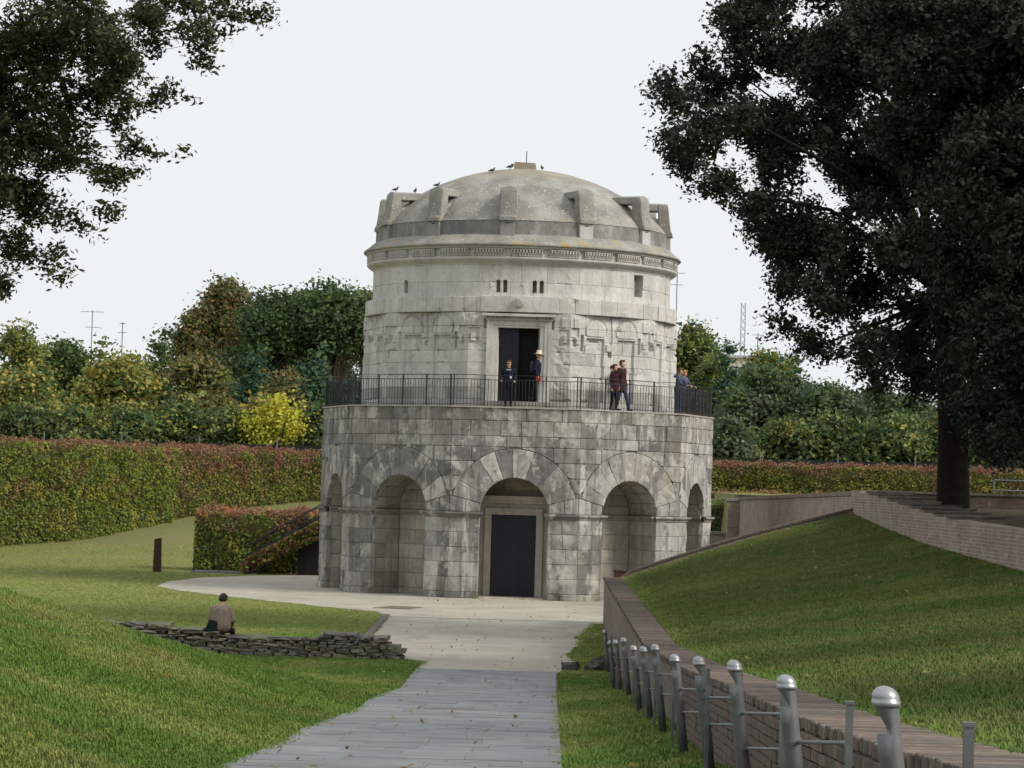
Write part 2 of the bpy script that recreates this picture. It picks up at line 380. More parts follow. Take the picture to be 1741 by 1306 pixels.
ys=np.linspace(6,78,100)
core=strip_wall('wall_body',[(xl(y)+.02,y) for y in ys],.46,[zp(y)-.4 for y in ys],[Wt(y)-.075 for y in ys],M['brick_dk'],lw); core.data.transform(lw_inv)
m=MB(); m.box(-.25,.25,-.034,.034,-.035,.035); 
cop=m.mesh('coping_brick'); bm=bmesh.new(); bm.from_mesh(cop); bmesh.ops.bevel(bm,geom=bm.edges[:],offset=.006,segments=1,affect='EDGES'); bm.to_mesh(cop); bm.free(); cop.materials.append(M['brick_unit'])
rest=MB(); cnt=0; y=9.0; rb=random.Random(5)
def slope(f,y): return math.atan2(f(y+.3)-f(y-.3),.6)
brickcols=[(.20,.155,.13),(.235,.18,.15),(.16,.13,.115),(.27,.215,.18),(.19,.16,.14),(.15,.13,.11)]
while y<78:
    Mx=Matrix.Translation((xl(y)+.25+rb.uniform(-.012,.012)-lw.location.x,y-lw.location.y,Wt(y)-.04+rb.uniform(-.005,.005)-lw.location.z))@Matrix.Rotation(slope(Wt,y),4,'X')@Matrix.Rotation(rb.uniform(-.012,.012)-SH,4,'Z')
    if cnt<300:
        o=bpy.data.objects.new('coping_brick',cop); C.objects.link(o); o.parent=lw; o.matrix_local=Mx; o.color=(*rb.choice(brickcols),1); cnt+=1
        y+=.076
    else:
        rest.box(-.25,.25,-.034,.034,-.035,.035,0,Mx); y+=.076
o=rest.build('far_coping',M['brick_unit'],lw,color=(.205,.165,.14)); o['kind']='stuff'
# face bricks where they are near enough to tell apart
m=MB(); m.box(-.02,.03,-.122,.122,-.029,.029); fb=m.mesh('brick'); fb.materials.append(M['brick_unit']); cnt=0; rest=MB()
cells=[]
for row in range(14):
    yy=9.5+(.127 if row%2 else 0)
    while yy<30:
        zz=Wt(yy)-.115-row*.068
        if zz>zp(yy)+.05: cells.append((yy,row,zz))
        yy+=.254
cells.sort()
for (yy,row,zz) in cells:
    Mx=Matrix.Translation((xl(yy)+.0+rb.uniform(-.006,.006)-lw.location.x,yy-lw.location.y,zz-lw.location.z))@Matrix.Rotation(slope(Wt,yy),4,'X')
    if cnt<300:
        o=bpy.data.objects.new('brick',fb); C.objects.link(o); o.parent=lw; o.matrix_local=Mx; o.color=(*rb.choice(brickcols),1); cnt+=1
    else: rest.box(-.02,.03,-.122,.122,-.029,.029,0,Mx)
o=rest.build('far_bricks',M['brick_unit'],lw,color=(.21,.165,.14)); o['kind']='stuff'
# sloping end wall of the bank
N=24; ts=np.linspace(0,1,N); x0=xl(78)+.5
pts=[(x0+(9.7-x0)*t,78.35) for t in ts]; tp=[H(x0+(9.7-x0)*t,77.5)+.17 for t in ts]
tp[0]=Wt(78)
ew=empty('bank_end_wall',(6,78.35,0)); tag(ew,'sloping brick wall closing the far end of the grass bank','wall')
o=strip_wall('wall_body',[(x-6,y-78.35) for x,y in pts],.3,[-.1]*N,[t-.06 for t in tp],M['brick_x'],ew)
for i in range(N-1):
    (xa,_),(xb,_)=pts[i],pts[i+1]; m=MB()
    V=[(xa-6+.004,-.34,tp[i]-.055),(xb-6-.004,-.34,tp[i+1]-.055),(xb-6-.004,.04,tp[i+1]-.055),(xa-6+.004,.04,tp[i]-.055)]
    V+=[(a,b,c+.06) for a,b,c in V]
    m.add(V,[(0,3,2,1),(4,5,6,7),(0,1,5,4),(1,2,6,5),(2,3,7,6),(3,0,4,7)]); m.build('coping_slab',M['brick_unit'],ew,color=(.16+.03*rb.random(),.145,.125))
# upper retaining wall with shallow steps, then the part beyond the corner
uw=empty('stepped_brick_wall',(9.9,60,2.6)); tag(uw,'tan brick retaining wall with stepped top beside the big dark tree','wall')
yy=np.linspace(40,61,16); iv=Matrix.Translation(-Vector(uw.location))
o=strip_wall('wall_body',[(9.7,y) for y in yy],.42,[Ft(y)-.5 for y in yy],[interp(y,[40,52,61],[3.05,3.26,3.36]) for y in yy],M['brick_y'],uw); o.data.transform(iv)
zt=[3.40+.072*i for i in range(8)]; y0=61.0
for i in range(8):
    ya=y0+i*1.95; yb=ya+1.95
    m=MB(); m.box(9.7,10.9,ya+.001,yb,Ft(ya)-.6,zt[i],0,iv); m.build('wall_step',M['brick_y'],uw)
    m=MB(); m.box(9.66,10.95,ya-.04,ya+.55,zt[i]+.003,zt[i]+.05,0,iv); m.build('tread_slab',M['rubble'],uw,color=(.10,.09,.08))
m=MB(); m.box(9.69,10.15,76.6,78.6,2.0,3.97,0,iv); m.build('corner_pier',M['brick_y'],uw)
pw=empty('parapet_wall',(16,79,3.5)); tag(pw,'low brick parapet darkened for tree shade behind the big trunk','wall')
m=MB(); m.box(-5.8,14,-.2,.2,-.4,.42); m.build('wall_body',M['brick_x_shade'],pw); m=MB(); m.box(-5.8,14,-.24,.24,.425,.49); m.build('coping',M['rubble'],pw,color=(.16,.14,.12))
sw=empty('yard_side_wall',(9.8,98,0)); tag(sw,'tall pinkish brick retaining wall with coping at the right of the yard','wall'); iv=Matrix.Translation(-Vector(sw.location))
segs=[(78.7,88.5),(88.56,104),(104.06,118)]
for a,b_ in segs:
    yy=np.linspace(a,b_,6)
    o=strip_wall('wall_panel',[(9.72+(y-78)*.003,y) for y in yy],.4,[-.1]*6,[interp(y,[78,119],[3.82,3.47]) for y in yy],M['brick_y'],sw); o.data.transform(iv)
yy=np.linspace(78.7,118,30); o=strip_wall('coping',[(9.67+(y-78)*.003,y) for y in yy],.5,[interp(y,[78,119],[3.83,3.48]) for y in yy],[interp(y,[78,119],[3.95,3.60]) for y in yy],M['brick_dk'],sw); o.data.transform(iv)
gpil=empty('gate_pillar',(9.75,119.2,0)); tag(gpil,'square brick gate pillar with grey capstone at the end of the side wall','pillar')
m=MB(); m.box(-.36,.36,-.36,.36,0,3.42); m.build('shaft',M['brick_x'],gpil); m=MB(); m.box(-.42,.42,-.42,.42,3.425,3.56); m.build('capstone',M['rubble'],gpil,color=(.3,.29,.27))
cw=empty('lower_cross_wall',(7.5,122.2,0)); tag(cw,'low brick wall below the iron gate at the back of the yard','wall')
m=MB(); m.box(-3,2.3,-.2,.2,-.1,1.95); m.build('wall_body',M['brick_x'],cw); m=MB(); m.box(-3,2.3,-.26,.24,1.953,2.05); m.build('coping',M['rubble'],cw,color=(.4,.37,.32))
m=MB(); m.box(-.3,.65,-.6,-.21,0,1.0); m.build('utility_box',M['corten'],cw)
gt=empty('iron_gate',(8.3,123.2,2.0)); tag(gt,'dark iron bar gate between the mausoleum and brick pillar','gate')
for i in range(22): m=MB(); m.tube([(-1.25+i*.11,0,.05),(-1.25+i*.11,0,1.2)],.012,5); m.build('bar',M['iron'],gt)
for z in (.08,1.18): m=MB(); m.box(-1.3,1.15,-.015,.015,z-.015,z+.015); m.build('rail',M['iron'],gt)
for x in (-1.3,0,1.12): m=MB(); m.box(x-.025,x+.025,-.025,.025,0,1.3); m.build('post',M['iron'],gt)
# ================================================================ mausoleum
BX,BY=.25,100.0
mau=empty('mausoleum',(BX,BY,0),R(-.6)); tag(mau,'two-storey round stone mausoleum with arched niches and monolithic dome','mausoleum')
A0=6.70; A1=5.39; T18=math.tan(R(18))
HW0=A0*T18; HW1=A1*T18
ZI0,ZI1=2.73,2.90; ZT=6.48; RN=1.16; ZC=2.93; ND=1.5
def fframe(k,a):
    ph=R(36*k); n=Vector((math.sin(ph),-math.cos(ph),0)); t=Vector((math.cos(ph),math.sin(ph),0)); Z=Vector((0,0,1))
    return lambda u,z,h: n*(a+h)+t*(u*(1+h/a))+Z*z
def cframe(r): return lambda u,z,h: Vector(((r+h)*math.sin(u/r),-(r+h)*math.cos(u/r),z))
def backframe(k):
    ph=R(36*k); n=Vector((math.sin(ph),-math.cos(ph),0)); t=Vector((math.cos(ph),math.sin(ph),0)); Z=Vector((0,0,1))
    return lambda u,z,h: n*(A0-ND+h)+t*u+Z*z
def jambframe(k,sg):
    ph=R(36*k); n=Vector((math.sin(ph),-math.cos(ph),0)); t=Vector((math.cos(ph),math.sin(ph),0)); Z=Vector((0,0,1))
    return lambda w,z,h: n*(A0-w)+t*(sg*(RN-h))+Z*z
def vaultframe(k):
    ph=R(36*k); n=Vector((math.sin(ph),-math.cos(ph),0)); t=Vector((math.cos(ph),math.sin(ph),0)); Z=Vector((0,0,1))
    return lambda al,w,h: n*(A0-w)+t*((RN-h)*math.cos(al))+Z*(ZC+(RN-h)*math.sin(al))
def params(L,res,e):
    if L<=3*e: return [0,.5,1]
    n=max(1,int(round((L-2*e)/res))); return [0]+[ (e+(L-2*e)*i/n)/L for i in range(n+1)]+[1]
def patch(fr, Mf, L, W, proud=0., res=.14, e=.022, rough=.012, chip=.03, skirt=.17, hf=None, bev=.009, deep=-.24, jit=0):
    """block face as a displaced grid with rounded arrises and side skirts; Mf(s,t)->(u,z)"""
    S=params(L,res,e); T=params(W,res,e); ns,ntt=len(S),len(T); V=[];F=[];m=[]; hs=[]
    for i,s in enumerate(S):
        for j,t in enumerate(T):
            u,z=Mf(s,t); q=fr(u,z,0); h=proud+rough*noise.fractal(q*3.1,.9,2.1,4)
            c=noise.fractal(q*1.7+Vector((7,3,1)),.9,2,3)
            border = i in (0,ns-1) or j in (0,ntt-1)
            near = i in (1,ns-2) or j in (1,ntt-2)
            if c>.28: h-=chip*min(1,(c-.28)*4)*(1.6 if border else 1.0 if near else .55)
            if border: h-=bev
            x=hf(u,z) if hf else 0
            h+=x; hs.append(x); V.append(fr(u,z,h))
    for i in range(ns-1):
        for j in range(ntt-1):
            ids=(i*ntt+j,(i+1)*ntt+j,(i+1)*ntt+j+1,i*ntt+j+1); F.append(ids); m.append(1 if hf and sum(hs[q] for q in ids)/4<deep else 0)
    ring=[i*ntt for i in range(ns)]+[(ns-1)*ntt+j for j in range(1,ntt)]+[i*ntt+ntt-1 for i in range(ns-2,-1,-1)]+[j for j in range(ntt-2,0,-1)]
    uvs=[Mf(S[r//ntt],T[r%ntt]) for r in ring]; b=len(V); V+= [fr(u,z,-skirt) for u,z in uvs]; n=len(ring)
    for i in range(n): F.append((ring[(i+1)%n],ring[i],b+i,b+(i+1)%n)); m.append(0)
    return V,F,m
def block(name, data, mats, parent, color):
    mb=MB(); mb.v=[tuple(p) for p in data[0]]; mb.f=data[1]; mb.m=data[2]
    me=bpy.data.meshes.new(name); me.from_pydata(mb.v,[],mb.f); me.polygons.foreach_set('material_index',data[2])
    return link(name,me,mats,parent,color)
def rect(u0,u1,z0,z1,g=.004):
    return (lambda s,t:(u0+g+(u1-u0-2*g)*s, z0+g+(z1-z0-2*g)*t)), u1-u0-2*g, z1-z0-2*g
def split(u0,u1,rd,lo=.45,hi=1.25):
    out=[u0]
    while u1-out[-1]>hi:
        out.append(out[-1]+rd.uniform(lo,hi))
        if u1-out[-1]<lo: out[-1]=u1-lo*1.1
    out.append(u1); return list(zip(out[:-1],out[1:]))
rd=random.Random(21)
def lowcol(k,u,z):
    """weathered greys, darker to the left for stain and side light; the piers are paler, the zone under the terrace most stained"""
    side={-2:.62,-1:.78,0:.5,1:.25,2:.12}.get(k,.5)  # darker left faces: real staining plus the shaded side put into block colour
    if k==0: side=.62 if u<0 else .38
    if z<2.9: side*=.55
    r=rd.random()
    if rd.random()<.06: b=(.64,.62,.56)
    elif r<side*.6: v=rd.uniform(.21,.30); b=(v,v*.99,v*.955)
    elif r<side: v=rd.uniform(.30,.39); b=(v,v*.98,v*.92)
    else: v=rd.uniform(.42,.55); b=(v,v*.968,v*.885)
    return b
low=MB(); 
def core_face(mb,k,a,h,arch=True):
    fr=fframe(k,a); hw=a*T18
    if not arch:
        mb.add([fr(-hw,0,h),fr(hw,0,h),fr(hw,ZT,h),fr(-hw,ZT,h)],[(0,1,2,3)]); return
    for a_,b_ in ((-hw,-RN-.03),(RN+.03,hw)):
        mb.add([fr(a_,0,h),fr(b_,0,h),fr(b_,ZT,h),fr(a_,ZT,h)],[(0,1,2,3)])
    r=RN+.03; n=24; V=[];F=[]
    for i in range(n+1):
        u=-r+2*r*i/n; V+=[fr(u,ZC+math.sqrt(max(0,r*r-u*u)),h),fr(u,ZT,h)]
    for i in range(n): F.append((2*i,2*i+2,2*i+3,2*i+1))
    mb.add(V,F)
VIS=(-2,-1,0,1,2)
for k in range(-4,6):
    core_face(low,k,A0,-.06 if k in VIS or abs(k)==3 else 0, k in VIS or abs(k)==3)
    if k in VIS or abs(k)==3:   # niche shell behind the lining
        bf=backframe(k); r=RN+.04
        low.add([bf(-r,0,-.06),bf(r,0,-.06),bf(r,4.3,-.06),bf(-r,4.3,-.06)],[(0,1,2,3)])
        for sg in (-1,1):
            jf=jambframe(k,sg); low.add([jf(.1,0,-.04),jf(ND+.06,0,-.04),jf(ND+.06,ZC,-.04),jf(.1,ZC,-.04)],[(0,1,2,3)])
        vf=vaultframe(k); V=[];F=[]
        for i in range(17): V+=[vf(math.pi*i/16,.1,-.04),vf(math.pi*i/16,ND+.06,-.04)]
        for i in range(16): F.append((2*i,2*i+2,2*i+3,2*i+1))
        low.add(V,F)
lower=low.build('lower_storey',M['mortar'],mau)
CP=[0,.22,.72,1.22,1.72,2.22,ZI0]; CU=[ZI1,3.2,3.6,4.1,4.62,5.12,5.48,6.0,6.43]
ROUT=2.13; sl2=[M['stone_low']]
def lower_face(k, joined=None):
    fr=fframe(k,A0)
    def put(name,data,col,mats=sl2):
        if joined is not None: joined.add(data[0],data[1])
        else: block(name,data,mats,lower,col)
    for ci,(z0,z1) in enumerate(zip(CP[:-1],CP[1:])):
        for (a,b) in ((-HW0,-RN),(RN,HW0)):
            for (u0,u1) in (split(a,b,rd,.38,.8) if rd.random()<.6 else [(a,b)]):
                Mf,L,W=rect(u0,u1,z0,z1)
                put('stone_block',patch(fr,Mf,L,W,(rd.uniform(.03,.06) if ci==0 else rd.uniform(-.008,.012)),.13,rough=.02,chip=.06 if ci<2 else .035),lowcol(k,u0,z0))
    na=rd.choice([8,9,9]); al=[R(14)+(math.pi-2*R(14))*i/na for i in range(na+1)]
    al=[al[0]]+[x+R(rd.uniform(-4.5,4.5)) for x in al[1:-1]]+[al[-1]]
    for a0,a1 in zip(al[:-1],al[1:]):
        ro=ROUT+rd.uniform(-.015,.008); g=.004; keep=(a0+a1)/2
        def Mf(s,t,a0=a0,a1=a1,ro=ro):
            r=RN+.004+(ro-RN)*t; al_=a1-g/r-(a1-a0-2*g/r)*s; return (r*math.cos(al_), ZC+r*math.sin(al_))
        c=lowcol(k,math.cos(keep),4.0)
        put('voussoir',patch(fr,Mf,(a1-a0)*1.65,ro-RN,rd.uniform(0,.02),.13,rough=.012),c)
    def lo(u):
        q=(ROUT+.02)**2-u*u; return ZC+math.sqrt(q) if q>0 else 0
    def arcin(u):
        q=RN*RN-u*u; return ZC+math.sqrt(q) if q>0 else 0
    for ci,(z0,z1) in enumerate(zip(CU[:-1],CU[1:])):
        if ci==0:   # impost course beside the arch foot
            xs=math.sqrt(max(0,(RN)**2-(z0-ZC)**2)) if abs(z0-ZC)<RN else 0
            for a,b in ((-HW0,-RN-.02),(RN+.02,HW0)):
                for (u0,u1) in split(a,b,rd,.4,.85):
                    def Mf(s,t,a=u0,b=u1,z0=z0):
                        u=a+.007+(b-a-.014)*s; zu=ZC+abs(u)*math.tan(R(14))-.012; return (u,z0+.007+(zu-z0-.007)*t)
                    L,W=u1-u0,.35; put('stone_block',patch(fr,Mf,L,W,rd.uniform(-.006,.008),.13,rough=.012,bev=.02),lowcol(k,u0,z0))
            continue
        for (u0,u1) in split(-HW0,HW0,rd,.5,1.35):
            n=16; us=[u0+(u1-u0)*i/n for i in range(n+1)]; ok=[lo(u)<z1-.05 for u in us]
            if not any(ok): continue
            i0=ok.index(True); i1=n-ok[::-1].index(True)
            # keep one contiguous run on each side
            runs=[];cur=None
            for i,o_ in enumerate(ok):
                if o_: cur=[i,i] if cur is None else [cur[0],i]
                elif cur: runs.append(cur); cur=None
            if cur: runs.append(cur)
            for i0,i1 in runs:
                a,b=us[i0],us[i1]
                if b-a<.03: continue
                def Mf(s,t,a=a,b=b,z0=z0,z1=z1):
                    g=.007; u=a+g+(b-a-2*g)*s; zl=max(z0+g,lo(u),ZC+abs(u)*math.tan(R(14))); return (u, zl+(z1-g-zl)*t)
                c=lowcol(k,(a+b)/2,z0)
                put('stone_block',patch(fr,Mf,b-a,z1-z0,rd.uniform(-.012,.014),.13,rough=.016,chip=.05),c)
    # niche lining
    nm=[M['stone_niche']]
    def ncol():
        v=rd.uniform(.42,.56); return (v,v*.925,v*.78)
    bf=backframe(k)
    rows=CP[1:]; rows=[0]+rows
    if k!=0:
        for z0,z1 in zip(rows[:-1],rows[1:]):
            for u0,u1 in split(-RN,RN,rd,.6,1.2):
                Mf,L,W=rect(u0,u1,z0,z1); put('niche_block',patch(bf,Mf,L,W,0,.2,rough=.012,skirt=.07),ncol(),nm)
        for z0,z1 in ((ZI1,3.2),(3.2,3.6),(3.6,4.09)):
            for u0,u1 in split(-RN,RN,rd,.7,1.3):
                def Mf(s,t,a=u0,b=u1,z0=z0,z1=z1):
                    u=a+.007+(b-a-.014)*s; zh=max(z0+.02,min(z1-.007,arcin(u)+.01)); return (u,z0+.007+(zh-z0-.007)*t)
                put('niche_block',patch(bf,Mf,u1-u0,z1-z0,0,.12,rough=.01,skirt=.07),ncol(),nm)
    for sg in (-1,1):
        jf=jambframe(k,sg)
        for z0,z1 in zip(CP[:-1],CP[1:]):
            w0=.0 
            for u0,u1 in [(.17,.8),(.8,ND)]:
                Mf,L,W=rect(u0,u1,z0,z1); put('niche_block',patch(jf,Mf,L,W,0,.2,rough=.01,skirt=.05),ncol(),nm)
    vf=vaultframe(k); nv=9
    for i in range(nv):
        a0=math.pi*i/nv; a1=math.pi*(i+1)/nv
        for w0,w1 in ((.17,.75),(.75,ND)):
            def Mf(s,t,a0=a0,a1=a1,w0=w0,w1=w1): return (a0+.006+(a1-a0-.012)*s, w0+.006+(w1-w0-.012)*t)
            put('niche_block',patch(vf,Mf,.4,w1-w0,0,.14,rough=.008,skirt=.05),ncol(),nm)
for k in VIS: lower_face(k)
jm=MB(); lower_face(3,jm); lower_face(-3,jm); o=jm.build('rear_blocks',M['stone_low'],lower,color=(.36,.345,.31)); o['kind']='stuff'
# impost moulding: piers, jambs and niche backs
IP=[(0,ZI0-.03),(.05,ZI0),(.07,ZI0+.05),(.13,ZI0+.09),(.15,ZI0+.12),(.15,ZI1),(0,ZI1+.005)]
def mould(mb, fr, u0,u1, ins0=0, ins1=0):
    n=max(2,int((u1-u0)/.25)); V=[];F=[];k=len(IP)
    for i in range(n+1):
        for (h,z) in IP:
            a=u0-ins0*h; b=u1+ins1*h
            hh=h+.008*noise.noise(Vector((u0+i*.7,z*9,u1))); V.append(fr(a+(b-a)*i/n,z,hh-.02))
    for i in range(n):
        for j in range(k-1): F.append((i*k+j,(i+1)*k+j,(i+1)*k+j+1,i*k+j+1))
    F.append(tuple(range(k))); F.append(tuple(n*k+j for j in reversed(range(k)))); mb.add(V,F)
for k in VIS+(3,-3):
    for side in (-1,1):
        mb=MB(); fr=fframe(k,A0)
        if side<0: mould(mb,fr,-HW0,-RN,0,1 if k else 1)
        else: mould(mb,fr,RN,HW0,1,0)
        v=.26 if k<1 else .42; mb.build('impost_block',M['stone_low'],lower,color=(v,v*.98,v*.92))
        if k!=0: mb=MB(); mould(mb,jambframe(k,side),.1,ND); mb.build('niche_impost',M['stone_niche'],lower,color=(.34,.325,.285))
    if k!=0: mb=MB(); mould(mb,backframe(k),-RN,RN); mb.build('niche_impost',M['stone_niche'],lower,color=(.36,.34,.30))
# ground floor doorway in the front niche
bf=backframe(0); dw=empty('lower_doorway'); dw.parent=mau
def fbox(mb,fr,u0,u1,z0,z1,h0,h1): mb.prism([(u0,z0),(u1,z0),(u1,z1),(u0,z1)],h0,h1,lambda a,b,d:fr(a,b,d))
ncl=(.62,.565,.47)
for nme,args in [('jamb_panel',(-RN,-1.0,0,3.06,-.05,.06)),('jamb_panel',(1.0,RN,0,3.06,-.05,.06)),('frame_jamb',(-.995,-.80,.06,2.83,-.05,.17)),('frame_jamb',(.80,.995,.06,2.83,-.05,.17)),('frame_lintel',(-.995,.995,2.833,3.06,-.05,.17)),
                 ('frieze',(-RN,RN,3.063,3.22,-.05,.10)),('cornice_ledge',(-1.14,1.14,3.223,3.33,-.05,.24)),('cornice_ledge',(-1.13,1.13,3.333,3.47,-.05,.34)),('lunette_beam',(-1.08,1.08,3.473,3.68,-.05,.05)),('threshold',(-1.12,1.12,0.0,.055,-.05,1.45))]:
    mb=MB(); fbox(mb,bf,*args); o=mb.build(nme,M['stone_niche'],dw,color=ncl if nme!='lunette_beam' else (.30,.275,.24))
for i,(a,b) in enumerate([(-.80,-.765),(.765,.80)]): mb=MB(); fbox(mb,bf,a,b,.06,2.83,-.05,.13); mb.build('inner_moulding',M['stone_niche'],dw,color=ncl)
for (a,b,zt) in [(-1.0,-.35,4.1),(-.345,.345,4.1),(.35,1.0,4.1)]:
    def Mf(s,t,a=a,b=b):
        u=a+(b-a)*s; q=math.sqrt(max(0,(RN+.01)**2-u*u)); return (u,3.68+(max(.02,ZC+q-3.68))*t)
    block('lunette_block',patch(bf,Mf,b-a,.4,0 if abs(a)>.4 else .04,.1,skirt=.05),[M['stone_niche']],dw,(.33,.285,.21) if abs(a)>.4 else (.40,.35,.26))
for sg in (-1,1):
    leaf=MB(); fbox(leaf,bf,min(sg*.004,sg*.76),max(sg*.004,sg*.76),.06,2.83,-.03,.02); lo_=leaf.build('door_leaf',M['door'],dw)
    g=MB()
    for i in range(8):
        u=.06+i*.09; fbox(g,bf,min(sg*u,sg*(u+.022)),max(sg*u,sg*(u+.022)),.1,2.79,.02,.045)
    for j in range(28): z=.12+j*.096; fbox(g,bf,min(sg*.05,sg*.72),max(sg*.05,sg*.72),z,z+.022,.021,.04)
    g.build('lattice',M['door'],lo_)
# terrace floor
mb=MB(); pts=[( (A0+.03)/math.cos(R(18))*math.sin(R(18+36*i)), -(A0+.03)/math.cos(R(18))*math.cos(R(18+36*i))) for i in range(10)]
mb.prism(pts,ZT-.05,ZT,lambda a,b,d:Vector((a,b,d))); mb.build('terrace_floor',M['stone_up'],mau,color=(.45,.43,.38))
# ---------------- upper storey
up=MB()
for k in range(-4,6):
    fr=fframe(k,A1)
    if k!=0: up.add([fr(-HW1,ZT,-.26),fr(HW1,ZT,-.26),fr(HW1,9.78,-.26),fr(-HW1,9.78,-.26)],[(0,1,2,3)])
    else:
        for a,b,z0,z1 in ((-HW1,-.74,ZT,9.78),(.74,HW1,ZT,9.78),(-.74,.74,9.24,9.78)): up.add([fr(a,z0,-.26),fr(b,z0,-.26),fr(b,z1,-.26),fr(a,z1,-.26)],[(0,1,2,3)])
up.lathe([(5.1,9.7),(5.1,11.5)],60)
upper=up.build('upper_storey',M['mortar'],mau)
UC=[ZT,6.76,7.15,7.57,8.0,8.42,8.84,9.26,9.735]
def box2(u,z,u0,u1,z0,z1): return u0<=u<=u1 and z0<=z<=z1
def relief(k):
    def f(u,z):
        h=0.
        for c in (-.66,.66):
            if abs(u-c)<.36 and 6.76<z<8.86: h=-.09 if k>0 else -.06
            if abs(u-c)<.37 and 8.85<=z<8.95: h=-.10
            r=math.hypot(u-c,z-9.17)
            if z>9.0 and abs(r-.455)<.035: h=-.03
            if z>9.0 and r<=.42: h=.03
        if abs(u)<.045 and z>8.65: h=-.05
        if box2(u,z,-.10,.02,8.58,8.72): h=-.07
        for sg in (-1,1):
            v=u*sg
            if box2(v,z,1.18,1.30,8.5,9.05): h=-.11
            if box2(v,z,1.36,1.62,9.28,9.62): h=.04
            if box2(v,z,1.40,1.72,8.95,9.26): h=-.05
            if box2(v,z,1.52,1.74,8.62,8.94): h=-.07
            if box2(v,z,1.36,1.52,8.70,8.94): h=.05
        if k==1 and box2(u,z,-.22,.02,8.52,8.76): h=.06
        if k==1 and box2(u,z,-.10,.04,8.30,8.50): h=-.12
        return h
    return f
def relief0(u,z):
    h=0.; v=abs(u)
    if box2(v,z,1.10,1.20,9.18,9.5): h=-.14
    if box2(v,z,1.44,1.62,9.28,9.58): h=.05
    if box2(v,z,1.36,1.72,8.62,9.2): h=-.05
    if box2(v,z,1.50,1.66,8.74,9.02): h=.05
    return h
su=[M['stone_up'],M['dark']]  # second material blackens deep window faces in place of inner shade
def ucol(k,z):
    v=rd.uniform(.60,.70)
    if rd.random()<.12: v*=.85
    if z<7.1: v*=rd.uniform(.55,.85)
    return (v,v*.975,v*.905)
def upper_face(k,joined=None):
    fr=fframe(k,A1)
    for ci,(z0,z1) in enumerate(zip(UC[:-1],UC[1:])):
        spans=split(-HW1,HW1,rd,.6,1.3) if k else split(-HW1,-1.09,rd,.3,.8)+split(1.09,HW1,rd,.3,.8)
        for u0,u1 in spans:
            Mf,L,W=rect(u0,u1,z0,z1,.004); fine=.035 if (joined is None and z1>6.8) else .12
            rr=.022 if (k==0 and u0>0 and z0<8.3) or (k==1 and u1<-.3 and z0<8.3) else .009
            d=patch(fr,Mf,L,W,rd.uniform(-.004,.006),fine,e=.016,rough=rr,chip=.05,skirt=.28,hf=(relief(k) if k else relief0),bev=.008,deep=-.5)
            if joined is not None: joined.add(d[0],d[1])
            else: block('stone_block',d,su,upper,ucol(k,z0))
for k in VIS: upper_face(k)
jm=MB(); upper_face(3,jm); upper_face(-3,jm); jm.build('rear_blocks',M['stone_up'],upper,color=(.48,.465,.43))['kind']='stuff'
# band of blocks at the top of the decagon
RB=5.60; cf=cframe(RB); u=-RB*R(118)
while u<RB*R(118):
    w=rd.uniform(.44,.66); u1=u+w
    if u<-1.35<u1: u1=-1.35
    if abs(u+1.35)<1e-6: u1=1.35
    z1=10.31 if abs(u+1.35)<1e-6 else 10.27
    Mf,L,W=rect(u,u1,9.74,z1,.005); v=rd.uniform(.58,.70)
    block('band_block',patch(cf,Mf,L,W,rd.uniform(0,.02)+(.03 if u1-u>2 else 0),.12,rough=.01,chip=.04,skirt=.3),[M['stone_up']],upper,(v,v*.975,v*.90)); u=u1
# drum with small windows
RD=5.36; cf=cframe(RD)
wins=[]
def ua(px,py,r=RD):
    a,_=ray(px,py); lo_,hi_=-1.5,1.5
    for _ in range(50):
        m_=(lo_+hi_)/2; x=BX+r*math.sin(m_); y=BY-r*math.cos(m_)
        if x/y<a: lo_=m_
        else: hi_=m_
    return lo_+R(.6)
for px in (847,858.5,909.5,921): wins.append((ua(px,485)*RD,.068,10.44,10.86,True))
wins.append((ua(690,485)*RD,.10,10.44,10.88,True)); wins.append((ua(1085.5,490)*RD,.24,10.52,11.27,False))
def wrel(u,z):
    for c,w,z0,z1,ar in wins:
        if abs(u-c)<w and z0<z<z1:
            if ar and z>z1-w and math.hypot(u-c,z-(z1-w))>w: continue
            return -.30
    if math.hypot(u+.98,z-10.66)<.06 or math.hypot(u-.08,z-10.7)<.05: return .03
    return 0
for z0,z1,zs in ((10.275,10.78,0),(10.78,11.37,1)):
    u=-RD*R(118)+zs*.4
    while u<RD*R(118):
        u1=u+rd.uniform(.85,1.5)
        if zs==0 or True:
            for c,w,_,_,_ in wins:
                if u<c-w-.05<u1<c+w+.1: u1=c+w+.12
        has=any(u-.3<c<u1+.3 for c,_,_,_,_ in wins)
        Mf,L,W=rect(u,u1,z0,z1,.003); v=rd.uniform(.62,.71)
        block('drum_block',patch(cf,Mf,L,W,rd.uniform(-.003,.004),.022 if has else .15,e=.014,rough=.006,chip=.025,skirt=.27,hf=wrel if has else None,bev=.006,deep=-.2),su,upper,(v,v*.98,v*.915)); u=u1
# carved boss above the door
mb=MB(); fr=cframe(RB); mb.prism([(-.14,9.98),(.02,9.93),(.15,9.99),(.1,10.1),(.0,10.18),(-.12,10.22)],.03,.24,lambda a,b,d:fr(a*(1-.5*d),b-.1*d,d)); mb.build('carved_boss',M['stone_up'],upper,color=(.45,.43,.38))
